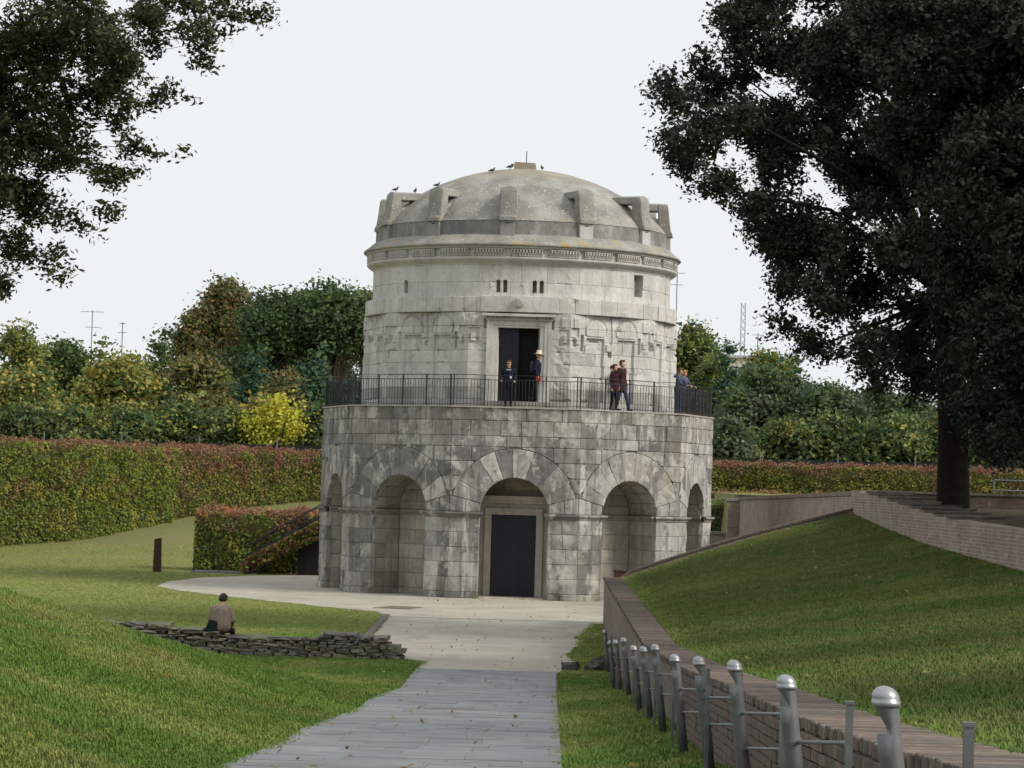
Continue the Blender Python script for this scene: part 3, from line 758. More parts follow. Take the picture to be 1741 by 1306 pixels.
# upper doorway
ud=empty('upper_doorway'); ud.parent=mau; fr=fframe(0,A1); cu=(.66,.64,.59)
for nme,args in [('frame_jamb',(-.98,-.72,6.70,9.22,-.4,.05)),('frame_jamb',(.72,.98,6.70,9.22,-.4,.05)),('frame_lintel',(-.98,.98,9.223,9.47,-.4,.05)),('outer_jamb',(-1.09,-.983,ZT,9.47,-.3,.09)),('outer_jamb',(.983,1.09,ZT,9.47,-.3,.09)),
                 ('inner_fillet',(-.98,-.86,6.7,9.3,.052,.075)),('inner_fillet',(.86,.98,6.7,9.3,.052,.075)),('inner_fillet',(-.98,.98,9.303,9.40,.052,.08)),('hood',(-1.2,1.2,9.60,9.69,-.2,.30)),('hood_fascia',(-1.12,1.12,9.473,9.535,-.2,.12)),('hood_core',(-1.1,1.1,9.538,9.597,-.2,.10)),('threshold_step',(-1.05,1.06,ZT+.003,6.695,-.45,.42))]:
    mb=MB(); fbox(mb,fr,*args); mb.build(nme,M['stone_up'],ud,color=cu if 'step' not in nme else (.36,.35,.31))
for i in range(16):
    mb=MB(); u=-1.13+i*.145; fbox(mb,fr,u,u+.075,9.54,9.597,.102,.22); mb.build('dentil',M['stone_up'],ud,color=(.5,.48,.44))
mb=MB(); fbox(mb,fr,-.72,-.005,6.70,9.22,-.34,-.30); dl=mb.build('door_leaf',M['door'],ud)
g=MB()
for i in range(7): fbox(g,fr,-.68+i*.1,-.66+i*.1,6.74,9.18,-.30,-.275)
for j in range(24): fbox(g,fr,-.69,-.03,6.76+j*.1,6.782+j*.1,-.299,-.28)
g.build('lattice',M['door'],dl)
mb=MB(); fbox(mb,fr,.06,.72,6.70,9.22,-.85,-.8); mb.build('door_leaf',M['door'],ud)
mb=MB(); mb.box(-1.3,1.3,-4.9,-2.2,6.69,9.4); mb.build('chamber_shadow_box',M['dark'],ud);  # box painted black for the unlit room behind the doorway
# ---------------- cornice and frieze
mb=MB(); mb.lathe([(5.30,11.36),(5.37,11.37),(5.39,11.42),(5.44,11.45),(5.52,11.50),(5.58,11.55),(5.60,11.58),(5.60,11.64),(5.50,11.655),(5.50,11.925),(5.575,11.93),(5.62,11.94),(5.66,12.0),(5.2,12.01)],150,wob=.004)
cor=mb.build('cornice',M['stone_up'],mau,smooth=False,color=(.64,.62,.57))
RF=5.58; cf=cframe(RF); npan=27
for i in range(npan):
    a=(i-13)*2*math.pi/npan+R(2)
    if abs(a)>R(112): continue
    u0=a*RF-.54; u1=a*RF+.54
    def fh(u,z,u0=u0):
        x=((u-u0)/.108)%1.0*2-1; y=(z-11.665)/.25; b=abs(u-u0-.54)
        if b>.515 or y<.06 or y>.95: return .018
        if y>.52:
            t=(y-.52)/.43; return -.08 if abs(x)<.20+.42*t*(1-.3*t) and t<.85 else .02
        t=(y-.06)/.46
        return -.07 if (abs(abs(x)-.55)<.16 and t<.8) else .015 if abs(x)<.3 else 0
    Mf,L,W=rect(u0,u1,11.66,11.92,.002)
    block('frieze_panel',patch(cf,Mf,L,W,.006,.018,e=.01,rough=.004,chip=.02,skirt=.1,hf=fh,bev=.002),[M['stone_up']],cor,(.62,.60,.55))
# ---------------- monolithic roof
def zd(r): return 12.93+2.31*max(0,1-(r/5.2)**2)**.8
prof=[(5.2,12.0),(5.70,12.005),(5.735,12.04),(5.70,12.1),(5.6,12.17),(5.48,12.27),(5.38,12.36),(5.27,12.42)]
mb=MB(); mb.lathe(prof,160,wob=.018); roof=mb.build('roof',M['dome'],mau,smooth=True)
mb=MB(); mb.lathe([(5.27,12.40),(5.235,12.45),(5.225,12.7),(5.215,12.93)],150,wob=.006); mb.build('dark_band',M['dome_band'],roof,color=(.30,.295,.28))
mb=MB(); rs=[5.235,5.2,5.16,5.05]+list(np.linspace(4.85,.05,40))
mb.lathe([(r,zd(r)) for r in rs],150,wob=.012); mb.build('dome',M['dome'],roof,smooth=True)
mb=MB(); mb.prism([(-.36,15.15),(.40,15.15),(.41,15.33),(.38,15.47),(-.36,15.50),(-.40,15.36)],-.36,.36,lambda a,b,d:Vector((a,d,b)))
mb.build('finial_block',M['dome'],roof); mb=MB(); mb.tube([(0.05,0,15.4),(0.05,0,15.93)],.016,6); mb.build('lightning_rod',M['iron'],roof)
def spur_mesh():
    mb=MB(); w=.29
    def pr(poly,w0,w1): mb.prism(poly,w0,w1,lambda a,b,d:Vector((d,-a,b)))
    # upright, leaning in a little, with a wider foot
    for (w0,w1,dz) in ((-w,-.0,0),(.0,w,0)): pass
    V=[];ring=[]
    outer=[(12.90,5.40),(13.02,5.39),(13.1,5.33),(13.5,5.27),(13.95,5.22),(14.04,5.19)]
    inner=[4.9,4.9,4.9,4.88,4.86,4.86]
    for (z,ro),ri in zip(outer,inner):
        for (x,y) in ((-w,ro),(0,ro+.012),(w,ro),(w,ri),(0,ri),(-w,ri)):
            zz=z+(.07 if x==0 and z>14 else 0); V.append((x,-y,zz))
    F=[]
    for i in range(len(outer)-1):
        for j in range(6): F.append((i*6+j,i*6+(j+1)%6,(i+1)*6+(j+1)%6,(i+1)*6+j))
    n=(len(outer)-1)*6; F+=[(n,n+1,n+4,n+5),(n+1,n+2,n+3,n+4)]; mb.add(V,F)
    # lintel running back into the dome
    V=[]
    for y in (4.9,4.3,3.5):
        for (x,z) in ((-w+.01,13.80),(w-.01,13.80),(w-.01,14.04),(0,14.11),(-w+.01,14.04)): V.append((x,-y,z+(.02 if y==4.3 else 0)))
    F=[]
    for i in range(2):
        for j in range(5): F.append((i*5+j,i*5+(j+1)%5,(i+1)*5+(j+1)%5,(i+1)*5+j))
    F+=[(0,1,2,3,4),(14,13,12,11,10)]; mb.add(V,F)
    # low web between upright and dome
    pr([(4.95,13.0),(4.95,13.52),(4.6,13.60),(4.3,13.4),(4.6,13.0)],-w+.03,w-.03)
    return mb.mesh('spur')
sm=spur_mesh(); bm=bmesh.new(); bm.from_mesh(sm); bmesh.ops.bevel(bm,geom=[e for e in bm.edges if len(e.link_faces)==2 and e.calc_face_angle(0)>.6],offset=.025,segments=2,affect='EDGES'); bm.to_mesh(sm); bm.free(); sm.materials.append(M['dome'])
mb=MB(); mb.box(-.25,.25,-5.33,-5.1,12.36,12.895); mb.box(-.06,.06,-5.335,-5.3,12.80,12.83,1); bs=mb.mesh('spur_base'); bs.materials.append(M['stone_up']); bs.materials.append(M['dark'])
for i in range(12):
    a=R(-5.4+30*i); o=link('spur',sm,None,roof); o.rotation_euler=(0,0,a)
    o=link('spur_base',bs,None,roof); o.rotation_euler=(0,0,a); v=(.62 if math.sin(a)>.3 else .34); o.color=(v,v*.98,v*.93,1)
# ================================================================ terrace railing
rail=empty('terrace_railing',(BX,BY,ZT),R(-.6)); tag(rail,'thin dark iron railing around the edge of the upper terrace','railing')
AR=6.60; HR=AR*T18
bal=MB(); bal.tube([(0,0,0),(0,0,.90)],.0095,5,cap=False); balm=bal.mesh('baluster'); balm.materials.append(M['iron'])
po=MB(); po.box(-.021,.021,-.021,.021,-.02,1.06); pom=po.mesh('post'); pom.materials.append(M['iron'])
far=MB(); nb=0
for k in [0,1,-1,2,-2,3,-3,4,-4,5]:
    fr=fframe(k,AR); vis=k in VIS
    for z,r in ((.90,.013),(1.05,.009),(.06,.010)):
        mb=MB(); pts=[fr(-HR+2*HR*i/8,z+.012*math.sin(i*1.7+k),.0) for i in range(9)]; mb.tube(pts,r,5); mb.build('rail',M['iron'],rail)
    n=37
    for i in range(n+1):
        u=-HR+2*HR*(i+.0)/n; p=fr(u,0,0)
        if i%9==0 and i<n:
            o=link('post',pom,None,rail); o.location=p; o.rotation_euler=(rd.uniform(-.015,.015),rd.uniform(-.015,.015),R(36*k))
        elif i<n:
            if vis and nb<300: o=link('baluster',balm,None,rail); o.location=p; o.rotation_euler=(rd.uniform(-.012,.012),rd.uniform(-.02,.02),0); nb+=1
            else: far.tube([p,p+Vector((0,0,.9))],.0095,4,cap=False)
far.build('rear_balusters',M['iron'],rail)['kind']='stuff'
# ================================================================ handrail posts along the low wall
def post_mesh():
    mb=MB(); r=.043; n=14; zs=[0,.30,.47,.60,.668,.6681,.69,.715,.738,.748]; lean=.14
    cut=[-1,-1,-1,-1,-1,.02,-.12,-.5,-.9,-1]; V=[];F=[]
    for z,c in zip(zs,cut):
        for j in range(n):
            a=2*math.pi*j/n; x=math.cos(a); x=max(x,c); V.append((x*r+(-lean*z),math.sin(a)*r,z))
    k=len(zs)
    for i in range(k-1):
        for j in range(n): F.append((i*n+j,i*n+(j+1)%n,(i+1)*n+(j+1)%n,(i+1)*n+j))
    F.append(tuple(range(n-1,-1,-1))); mb.add(V,F); return mb.mesh('leaning_post')
def cap_mesh():
    mb=MB(); n=16; zs=[.742,.744,.762,.764,.774,.786,.797,.806,.812,.814]; rs=[.03,.0485,.0505,.047,.0475,.0455,.039,.028,.014,.001]; V=[];F=[]
    for z,r in zip(zs,rs):
        for j in range(n): a=2*math.pi*j/n; V.append((math.cos(a)*r-.14*z,math.sin(a)*r,z))
    for i in range(len(zs)-1):
        for j in range(n): F.append((i*n+j,i*n+(j+1)%n,(i+1)*n+(j+1)%n,(i+1)*n+j))
    F.append(tuple(range(n-1,-1,-1))); mb.add(V,F); return mb.mesh('dome_cap',True)
pm=post_mesh(); pm.polygons.foreach_set('use_smooth',[True]*len(pm.polygons)); pm.materials.append(M['metal']); cm=cap_mesh(); cm.materials.append(M['cap'])
caps=[(1187,292),(810,257),(607,200),(475,191),(380,183),(303,143),(259,154),(221,150),(182,120),(152,130),(129,132),(110,92)]
info=[]
for (cx,cy) in caps:
    a,b=ray(980+cx/2.288,1030+cy/2.288); d=1.13/(a-.0163); z=EYE+b*d; info.append((d,a*d,z))
ordn=['nearest','second nearest','third nearest','fourth nearest','fifth nearest','sixth nearest','seventh nearest','fifth farthest','fourth farthest','third farthest','second farthest','farthest']
for i,(d,x,z) in enumerate(info):
    gz=H(x+.1,d); s=(z-gz)/.814
    t=empty('handrail_post',(x+.1*s,d,gz)); tag(t,'leaning grey steel post with domed cap, %s along the low brick wall'%ordn[i],'handrail post','steel handrail posts beside the low wall')
    o=link('leaning_post',pm,None,t); o.scale=(1,1,s); o=link('dome_cap',cm,None,t); o.location=(-.115*.74*(s-1)*0,0,.744*s-.744); o.location.x=0
    if i<5: a_,b_=ray((1612,1419,1311,1241,1189)[i],1200); gap=d-1.13/(a_-.0163)
    else: gap=(d-info[i-1][0])*.75
    gap=min(4.6,max(1.0,gap)); dn=d-gap; xs=(1.16+SH*dn+.03)-(x+.1*s); zz=H(x+.1,dn)-gz; zs_=EYE-(EYE-z+.132)*dn/d-gz
    lift=lambda q: EYE-(EYE-gz-q)*dn/d-gz
    mb=MB(); mb.box(xs-.014,xs+.014,-gap-.014,-gap+.014,zz-.05,zs_-.012); mb.box(xs-.018,xs+.018,-gap-.018,-gap+.018,zs_-.012,zs_); mb.build('slim_post',M['metal'],t)
    for hb in (.35,.53):
        mb=MB(); mb.tube([(-.115*hb*s+.03,0,hb*s),(xs,-gap,lift(hb*s))],.009,8); mb.build('bar',M['metal'],t)
        mb=MB(); mb.tube([(-.115*(hb*s-.012),0,hb*s-.012),(-.115*(hb*s+.012),0,hb*s+.012)],.047,14); mb.build('clamp_ring',M['metal'],t)
# ================================================================ ruined wall
rs_=random.Random(11)
def rock(sx,sy,sz,seed,lumpy=.18):
    bm=bmesh.new(); bmesh.ops.create_cube(bm,size=1); bmesh.ops.subdivide_edges(bm,edges=bm.edges[:],cuts=2,use_grid_fill=True)
    for v in bm.verts:
        p=v.co.copy(); l=p.length; p=p*(1-.10*max(0,l-.6)/.27); q=p+Vector((seed*1.7,seed*.31,seed*.9)); p+=Vector((noise.noise(q*2.3),noise.noise(q*2.3+Vector((5,0,0))),noise.noise(q*2.3+Vector((0,9,0)))))*lumpy*.6
        v.co=Vector((p.x*sx,p.y*sy,p.z*sz))
    me=bpy.data.meshes.new('stone'); bm.to_mesh(me); bm.free(); me.materials.append(M['rubble']); return me
rocks=[rock(1,1,1,i) for i in range(9)]
ra,rb_=Vector((-1.95,59.75,0)),Vector((-10.6,60.6,0)); ru=empty('ruined_wall',(-5,64.5,0)); tag(ru,'low ruined wall of layered rough grey stones on the lawn','wall')
L=(rb_-ra).length; dirv=(rb_-ra).normalized(); ang=math.atan2(dirv.y,dirv.x)
mb=MB(); mb.box(.3,L-.2,-.22,.22,-.1,.36,0,Matrix.Translation(ra-Vector(ru.location))@Matrix.Rotation(ang,4,'Z')); mb.build('rubble_core',M['mortar'],ru)
def wall_h(t): return interp(t,[0,.3,.5,.8,1.4,2.0,2.3,4.2,4.7,5.4,6.5,8.0,9],[.08,.22,.40,.50,.54,.50,.42,.42,.52,.58,.60,.70,.72])
z=.05; row=0
while z<.72:
    hh=rs_.uniform(.05,.09); t=.03+rs_.uniform(0,.35)
    while t<L:
        w=rs_.choice([rs_.uniform(.12,.3),rs_.uniform(.25,.5)])
        if z<wall_h(t+w/2):
            for side in ((-.2,-1),(.2,1)) if row<4 else ((0,0),):
                o=bpy.data.objects.new('stone',rs_.choice(rocks)); C.objects.link(o); o.parent=ru
                p=ra+dirv*(t+w/2)-Vector(ru.location)+Vector((-dirv.y,dirv.x,0))*(side[0]*-1+rs_.uniform(-.03,.03)); o.location=(p.x,p.y,z+hh/2)
                o.rotation_euler=(rs_.uniform(-.06,.06),rs_.uniform(-.06,.06),ang+rs_.uniform(-.08,.08)+(math.pi if rs_.random()<.5 else 0)); o.scale=(w*1.02,.42 if side[1] else .8,hh*1.25)
                v=rs_.uniform(.12,.32); mo=rs_.random(); o.color=(v,v*(.93 if mo>.25 else 1.02),v*(.80 if mo>.25 else .6),1)
        t+=w+.02
    z+=hh; row+=1
for nme,lab,pts in [('stone_fragment','small dark broken stone lying at the right edge of gravel',[(970,1140,.34)]),('stone_heap','heap of dark broken stones at the farthest steel posts',[(1008,1141,.3),(1022,1140,.45),(1036,1137,.4),(1030,1133,.5)])]:
    g0=G(pts[0][0],pts[0][1]); e_=empty(nme,(g0.x,g0.y,0)); tag(e_,lab,'stones')
    for (px,py,s) in pts:
        g=G(px,py); o=bpy.data.objects.new('stone',rs_.choice(rocks)); C.objects.link(o); o.parent=e_; o.location=(g.x-g0.x,g.y-g0.y,s*.2+H(g.x,g.y)); o.scale=(s,s*.8,s*.55); o.rotation_euler=(.2,.15,rs_.uniform(0,6)); o.color=(.10,.10,.085,1)
# rusted stele
g=G(267,973); mb=MB(); V=[]
for zz,w in ((-.05,.16),(1.36,.13)): V+=[(-w,-.12,zz),(w,-.12,zz),(w,.12,zz),(-w,.12,zz)]
V[4]=(-.13,-.12,1.32); V[7]=(-.13,.12,1.32)
mb.add(V,[(0,3,2,1),(4,5,6,7),(0,1,5,4),(1,2,6,5),(2,3,7,6),(3,0,4,7)]); o=mb.build('rusted_stele',M['corten']); o.location=(g.x,g.y,0); tag(o,'upright rust-brown steel marker post on the lawn','marker post')
# information panel in front of the right niche
ip=empty('information_panel',(P(1075,976,90.6).x,90.6,0),R(8)); tag(ip,'dark red-brown panel on legs in front of the right niche','information panel')
mb=MB(); mb.box(-.60,.60,-.03,.03,.80,1.12); mb.build('panel',M['corten'],ip); mb=MB(); mb.box(-.64,.64,-.05,.05,1.123,1.17); mb.build('frame',M['corten'],ip)
for x in (-.58,.58): mb=MB(); mb.box(x-.025,x+.025,.16,.21,0,.95); mb.build('leg',M['iron'],ip)
# ================================================================ leaves
def mesh_np(name,V,F,col=None,smooth=False):
    me=bpy.data.meshes.new(name); nv=len(V); nf=len(F); me.vertices.add(nv); me.vertices.foreach_set('co',np.asarray(V,dtype=np.float32).ravel())
    me.loops.add(nf*4); me.loops.foreach_set('vertex_index',np.asarray(F,dtype=np.int32).ravel()); me.polygons.add(nf)
    me.polygons.foreach_set('loop_start',np.arange(0,nf*4,4,dtype=np.int32)); me.polygons.foreach_set('loop_total',np.full(nf,4,dtype=np.int32)); me.update(calc_edges=True)
    if col is not None:
        a=me.color_attributes.new('Col','FLOAT_COLOR','POINT'); c=np.ones((nv,4),dtype=np.float32); c[:,:3]=col; a.data.foreach_set('color',c.ravel())
    me.validate(); return me
def leaves(name,pos,size,col,aspect=.5,up=None,upw=0.):
    n=len(pos); d=rng.normal(size=(n,3)); 
    d[:,2]*=.7; d/=np.linalg.norm(d,axis=1)[:,None]+1e-9
    q=rng.normal(size=(n,3))
    if up is not None: q=q*(1-upw)+up*upw*1.6
    s=np.cross(d,q); s/=np.linalg.norm(s,axis=1)[:,None]+1e-9; nn=np.cross(s,d)
    L=(size*rng.uniform(.7,1.3,n))[:,None]; W=L*aspect
    V=np.empty((n,4,3)); V[:,0]=pos-d*L/2; V[:,2]=pos+d*L/2; V[:,1]=pos+s*W/2+nn*W*.2; V[:,3]=pos-s*W/2+nn*W*.2
    F=np.arange(n*4).reshape(n,4); C4=np.repeat(col,4,axis=0)
    return mesh_np(name,V.reshape(-1,3),F,C4)
def pick(pal,n,var=.22):
    pal=np.array(pal); c=pal[rng.integers(0,len(pal),n)]*rng.uniform(1-var,1+var,(n,1)); return c*rng.uniform(.93,1.07,(n,3))
def clump_points(lobes,ncl,per,rc,shell=.45,flat=.85):
    lob=np.array([(l[0],l[1],l[2],l[3]) for l in lobes]); w=lob[:,3]**2.1; w/=w.sum()
    idx=rng.choice(len(lob),ncl,p=w); d=rng.normal(size=(ncl,3)); d/=np.linalg.norm(d,axis=1)[:,None]
    rr_=shell+(1-shell)*rng.random(ncl)**.7; cen=lob[idx,:3]+d*(lob[idx,3]*rr_)[:,None]*np.array([1,1,flat])
    pos=np.repeat(cen,per,axis=0)+rng.normal(size=(ncl*per,3))*rc*np.array([1,1,.7]); return cen,idx,pos
def tree(name,label,group,base,lobes,trunk_r,pal,ncl,per,rc,leaf,mat='leaf',bark='bark',fork=.45,aspect=.5,cat='tree',shell=.45,twigs=.25,nl=99,lr=.5,fill=0):
    base=Vector(base); t=empty(name,base); tag(t,label,cat,group)
    lob=[(l[0]-base.x,l[1]-base.y,l[2]-base.z,l[3]) for l in lobes]
    cen,idx,pos=clump_points(lob,ncl,per,rc,shell)
    ok=pos[:,2]>.2; pos=pos[ok]
    # colours vary clump by clump
    cc=pick(pal,ncl,.25); col=np.repeat(cc,per,axis=0)[ok]*rng.uniform(.8,1.2,(len(pos),1))
    out=(pos-np.repeat(cen,per,axis=0)[ok]); out/=np.linalg.norm(out,axis=1)[:,None]+1e-6; out[:,2]+=.55
    if fill:
        L_=np.array(lob); ii=rng.choice(len(L_),fill,p=L_[:,3]**3/(L_[:,3]**3).sum()); dd=rng.normal(size=(fill,3)); dd/=np.linalg.norm(dd,axis=1)[:,None]
        fp=L_[ii,:3]+dd*(L_[ii,3]*rng.random(fill)**.5*.78)[:,None]; pos=np.concatenate([pos,fp]); out=np.concatenate([out,dd]); col=np.concatenate([col,pick(pal,fill,.15)]); sz=np.concatenate([np.full(len(pos)-fill,leaf),np.full(fill,leaf*2.1)])
    else: sz=leaf
    link('crown',leaves('crown',pos,sz,col,aspect,out,.55),M[mat],t)
    mb=MB(); c=Vector(np.average(np.array(lob)[:,:3],axis=0,weights=np.array(lob)[:,3])); top=max(l[2] for l in lob)
    fk=Vector((c.x*.15,c.y*.15,top*fork)); n=8
    pts=[Vector((0,0,-.3)),Vector((0,0,.15)),Vector((fk.x*.2,fk.y*.2,fk.z*.4)),fk]
    mb.tube(pts,[trunk_r*1.5,trunk_r*1.12,trunk_r,trunk_r*.85],12)
    for l in lob[::max(1,len(lob)//nl)]:
        e=Vector(l[:3]); m_=fk.lerp(e,.5)+Vector((0,0,.1*(e-fk).length*(1 if e.z>fk.z else -.3)))+Vector(rng.normal(size=3))*.12*l[3]
        r0=trunk_r*lr*min(1,.35+l[3]/ (max(q[3] for q in lob)))
        mb.tube([fk-Vector((0,0,trunk_r*.5)),fk.lerp(m_,.5),m_,e],[r0,r0*.75,r0*.5,r0*.18],7)
    stp=max(1,len(lob)//nl)
    for i in [q for q in range(ncl) if idx[q]%stp==0][:int(ncl*twigs)]:
        e=Vector(cen[i]); o_=Vector(lob[idx[i]][:3]); r_=max(.008,trunk_r*.045); m_=o_.lerp(e,.55)+Vector(rng.normal(size=3))*.08*lob[idx[i]][3]
        mb.tube([o_,m_,e],[r_*1.6,r_,r_*.4],4,cap=False)
    link('trunk',mb.mesh('trunk',True),M[bark],t); return t
def boughs(lobes,k=6,rmin=.35):
    out=[]
    for (x,y,z,r) in lobes:
        if r<rmin: out.append((x,y,z,r)); continue
        out.append((x,y,z,r*.5))
        for _ in range(k):
            d=rng.normal(size=3); d/=np.linalg.norm(d); q=r*rng.uniform(.5,.8); out.append((x+d[0]*q,y+d[1]*q,z+d[2]*q*.85,r*rng.uniform(.28,.46)))
    return out
def plobes(lst,d,scatter=0,extra=0):
    out=[]
    for (px,py,r) in lst:
        Y=d+(rng.uniform(-1,1)*scatter); p=P(px,py,Y); out.append((p.x,p.y,p.z,r*Y/FPX))
        for _ in range(extra):
            Y2=d+rng.uniform(.6,1.4)*scatter*rng.choice([-1,1]); p=P(px+rng.uniform(-.4,.4)*r,py+rng.uniform(-.3,.3)*r,Y2); out.append((p.x,p.y,p.z,.8*r*Y2/FPX))
    return out
# big holm oak on the right
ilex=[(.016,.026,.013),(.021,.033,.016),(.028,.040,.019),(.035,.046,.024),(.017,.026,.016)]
ro=[(1290,70,90),(1205,135,75),(1150,170,50),(1128,140,32),(1250,215,95),(1180,265,55),(1145,235,40),(1225,315,52),(1340,250,120),(1400,110,130),(1290,345,70),(1350,400,85),(1400,400,110),(1470,270,140),(1500,100,140),(1345,485,48),(1330,545,38),(1420,510,80),(1520,430,120),(1600,290,140),(1620,110,160),(1400,585,50),(1470,590,66),(1560,560,90),(1650,480,130),(1700,250,150),(1640,620,70),(1720,600,90),(1740,420,120),(1665,690,45),(1680,730,40),(1720,760,45),(1660,640,60),(1575,650,45),(1545,600,60),(1700,740,50),(1740,690,60),(1560,640,50),(1500,640,40),(1300,0,90),(1430,-60,130),(1600,-80,150),(1780,60,170),(1830,330,170),(1240,20,50),(1800,560,120)]
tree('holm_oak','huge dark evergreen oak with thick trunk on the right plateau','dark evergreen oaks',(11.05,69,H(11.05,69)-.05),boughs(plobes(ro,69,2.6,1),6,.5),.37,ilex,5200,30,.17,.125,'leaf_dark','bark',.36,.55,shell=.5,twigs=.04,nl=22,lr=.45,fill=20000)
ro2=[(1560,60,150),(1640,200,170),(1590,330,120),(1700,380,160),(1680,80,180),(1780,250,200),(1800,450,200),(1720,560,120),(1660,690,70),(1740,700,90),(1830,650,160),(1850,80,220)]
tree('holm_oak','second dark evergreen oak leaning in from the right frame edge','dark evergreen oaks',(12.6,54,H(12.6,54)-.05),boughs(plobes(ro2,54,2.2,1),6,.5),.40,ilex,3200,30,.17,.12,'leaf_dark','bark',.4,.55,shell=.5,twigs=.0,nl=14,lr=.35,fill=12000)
# overhanging tree at the upper left
lf=[(.040,.056,.018),(.058,.070,.026),(.076,.086,.034),(.034,.044,.016),(.06,.058,.025)]
lo2=[(40,60,130),(140,40,120),(250,30,80),(330,20,70),(400,10,50),(440,25,28),(200,110,80),(120,160,90),(30,200,110),(90,260,95),(200,190,50),(255,170,36),(290,150,20),(320,160,12),(230,250,30),(265,262,20),(318,250,11),(335,243,8),(180,300,40),(215,290,26),(185,355,24),(170,390,18),(60,340,75),(110,380,40),(90,440,38),(30,420,60),(105,465,22),(10,480,40),(-60,150,190),(-90,380,150),(350,95,30),(330,60,40),(-200,0,300),(-220,300,240)]
tree('overhanging_tree','leafy green tree overhanging from the upper left corner',None,(-9.5,31,H(-9.5,31)-.05),boughs(plobes(lo2,30,.8,0),6,.22),.30,lf,4300,17,.06,.072,'leaf','bark',.5,.42,shell=.35,twigs=.14,nl=30,lr=.10,fill=1500)
# ================================================================ background trees
GRN=[(.045,.070,.022),(.060,.085,.028),(.035,.058,.022)]; DKG=[(.028,.048,.020),(.040,.060,.026),(.022,.038,.018),(.05,.066,.03)]; TEAL=[(.025,.058,.036),(.035,.070,.042),(.022,.048,.032)]
YEL=[(.19,.16,.035),(.15,.145,.035),(.11,.125,.032),(.21,.16,.04)]; OLV=[(.11,.12,.03),(.15,.14,.035),(.085,.10,.03)]; BRN=[(.105,.080,.032),(.085,.075,.030),(.125,.085,.036),(.075,.078,.030)]; LIM=[(.26,.25,.03),(.20,.21,.03),(.28,.25,.035)]; GRY=[(.055,.072,.042),(.07,.085,.05),(.045,.06,.036)]
def bgtree(label,name,px,top,hw,d,pal,bot=745,n=None,conif=False,dens=1.0,leaf=.31):
    p=P(px,800,d); zb=3.80; h=(P(px,top,d).z-zb); zl=max(.5,P(px,bot+14,d).z-zb); w=hw*d/FPX; lobes=[]
    if conif:
        for i in range(9):
            f=i/8; lobes.append((p.x+rng.normal()*.1*w,d+rng.normal()*.1*w,zb+zl+(h-zl)*f*.97,max(.3,w*(1-.86*f)*.75)))
    else:
        m=18; w*=1.38
        for i in range(m):
            a=rng.uniform(0,6.28); f=rng.uniform(.05,.95); rad=w*.62*math.sin(math.pi*min(1,max(.12,f*.8+.18)))
            lobes.append((p.x+math.cos(a)*rad,d+math.sin(a)*rad*.9,zb+zl+(h-zl)*f*.84,w*rng.uniform(.24,.42)))
        lobes.append((p.x,d,zb+h-w*.4,w*.36)); lobes.append((p.x,d,zb+zl+(h-zl)*.45,w*.6))
    vol=w*(h-zl); ncl=int(29*vol**.9*dens)+70; pal=[tuple(2.05*q for q in c) for c in (list(pal)*2+GRN if pal is not LIM else pal)]
    tree(name,label,'trees behind the boundary hedge',(p.x,d,zb),lobes,max(.1,w*.06),pal,ncl,16,.40,leaf,'leaf','bark_pale' if not conif else 'bark',.42,.6,shell=.35,twigs=.05,fill=int(ncl*2.0))
B=bgtree
B('tall rust-brown tree at the left end of the dark tall trees','broadleaf_tree',375,462,52,205,BRN,600,dens=.7)
B('smaller rust-brown tree stepping down left of the tallest brown one','broadleaf_tree',325,522,42,203,BRN,640,dens=.7)
B('big dark green tree rising left of the mausoleum','pine_tree',455,478,82,198,DKG,620,dens=1.0)
B('big dark green tree touching the mausoleum drum on its left','pine_tree',560,472,88,197,DKG,615,dens=1.0)
B('reddish topped tree right against the left wall of the drum','broadleaf_tree',612,490,30,202,BRN+[(.16,.05,.03)],600,dens=.6)
B('pale olive feathery tree at the far left edge','broadleaf_tree',20,535,60,185,OLV,740,dens=.5)
B('dark green tree behind the golden tree on the left','broadleaf_tree',105,572,70,188,GRN,740)
B('golden yellow autumn tree above the left hedge','broadleaf_tree',200,596,78,172,YEL+OLV,752,dens=.8)
B('yellow-green tree low at the left frame edge','broadleaf_tree',45,640,95,168,YEL+OLV+GRN,752,dens=.8)
B('pointed green conifer rising behind the golden tree','conifer_tree',268,562,48,182,GRN,745,conif=True)
B('narrow green conifer with bare tip left of the golden crown','conifer_tree',165,575,40,186,OLV+GRN,745,conif=True)
B('brown-olive tree between golden tree and yellow sapling','broadleaf_tree',330,592,62,175,BRN+OLV,750)
B('blue-green conifer behind the yellow sapling','conifer_tree',430,588,75,180,TEAL,750,conif=True,dens=1.2)
B('blue-green conifer beside the left end of the terrace','conifer_tree',535,585,85,181,TEAL,755,conif=True,dens=1.2)
B('brown bush-like tree in front of the blue-green conifers','broadleaf_tree',485,622,42,176,BRN,750,dens=.7)
B('teal evergreen filling the gap left of the lower storey','broadleaf_tree',590,640,60,178,TEAL,758)
B('dark tree behind left hedge between brown and yellow trees','broadleaf_tree',385,640,55,184,DKG,755)
B('bright lime-yellow sapling with layered branches above the left hedge','sapling',468,665,44,163,LIM,742,dens=.55,leaf=.22)
B('yellow-brown small tree just left of the lime-yellow sapling','sapling',438,668,30,165,YEL+BRN,745,dens=.7)
B('slender green tree close to the right side of the drum','broadleaf_tree',1170,540,52,200,GRN+OLV,650,dens=.8)
B('yellow-green tree below the terrace on the right','broadleaf_tree',1205,600,50,186,OLV+GRN,760)
B('teal conifer beside the pale far building','conifer_tree',1238,588,42,184,TEAL,760,conif=True)
B('large grey-green round tree right of the mausoleum','broadleaf_tree',1287,608,66,172,GRY,775,dens=1.1)
B('teal conifer behind the two grey-green trees','conifer_tree',1352,605,40,186,TEAL,770,conif=True)
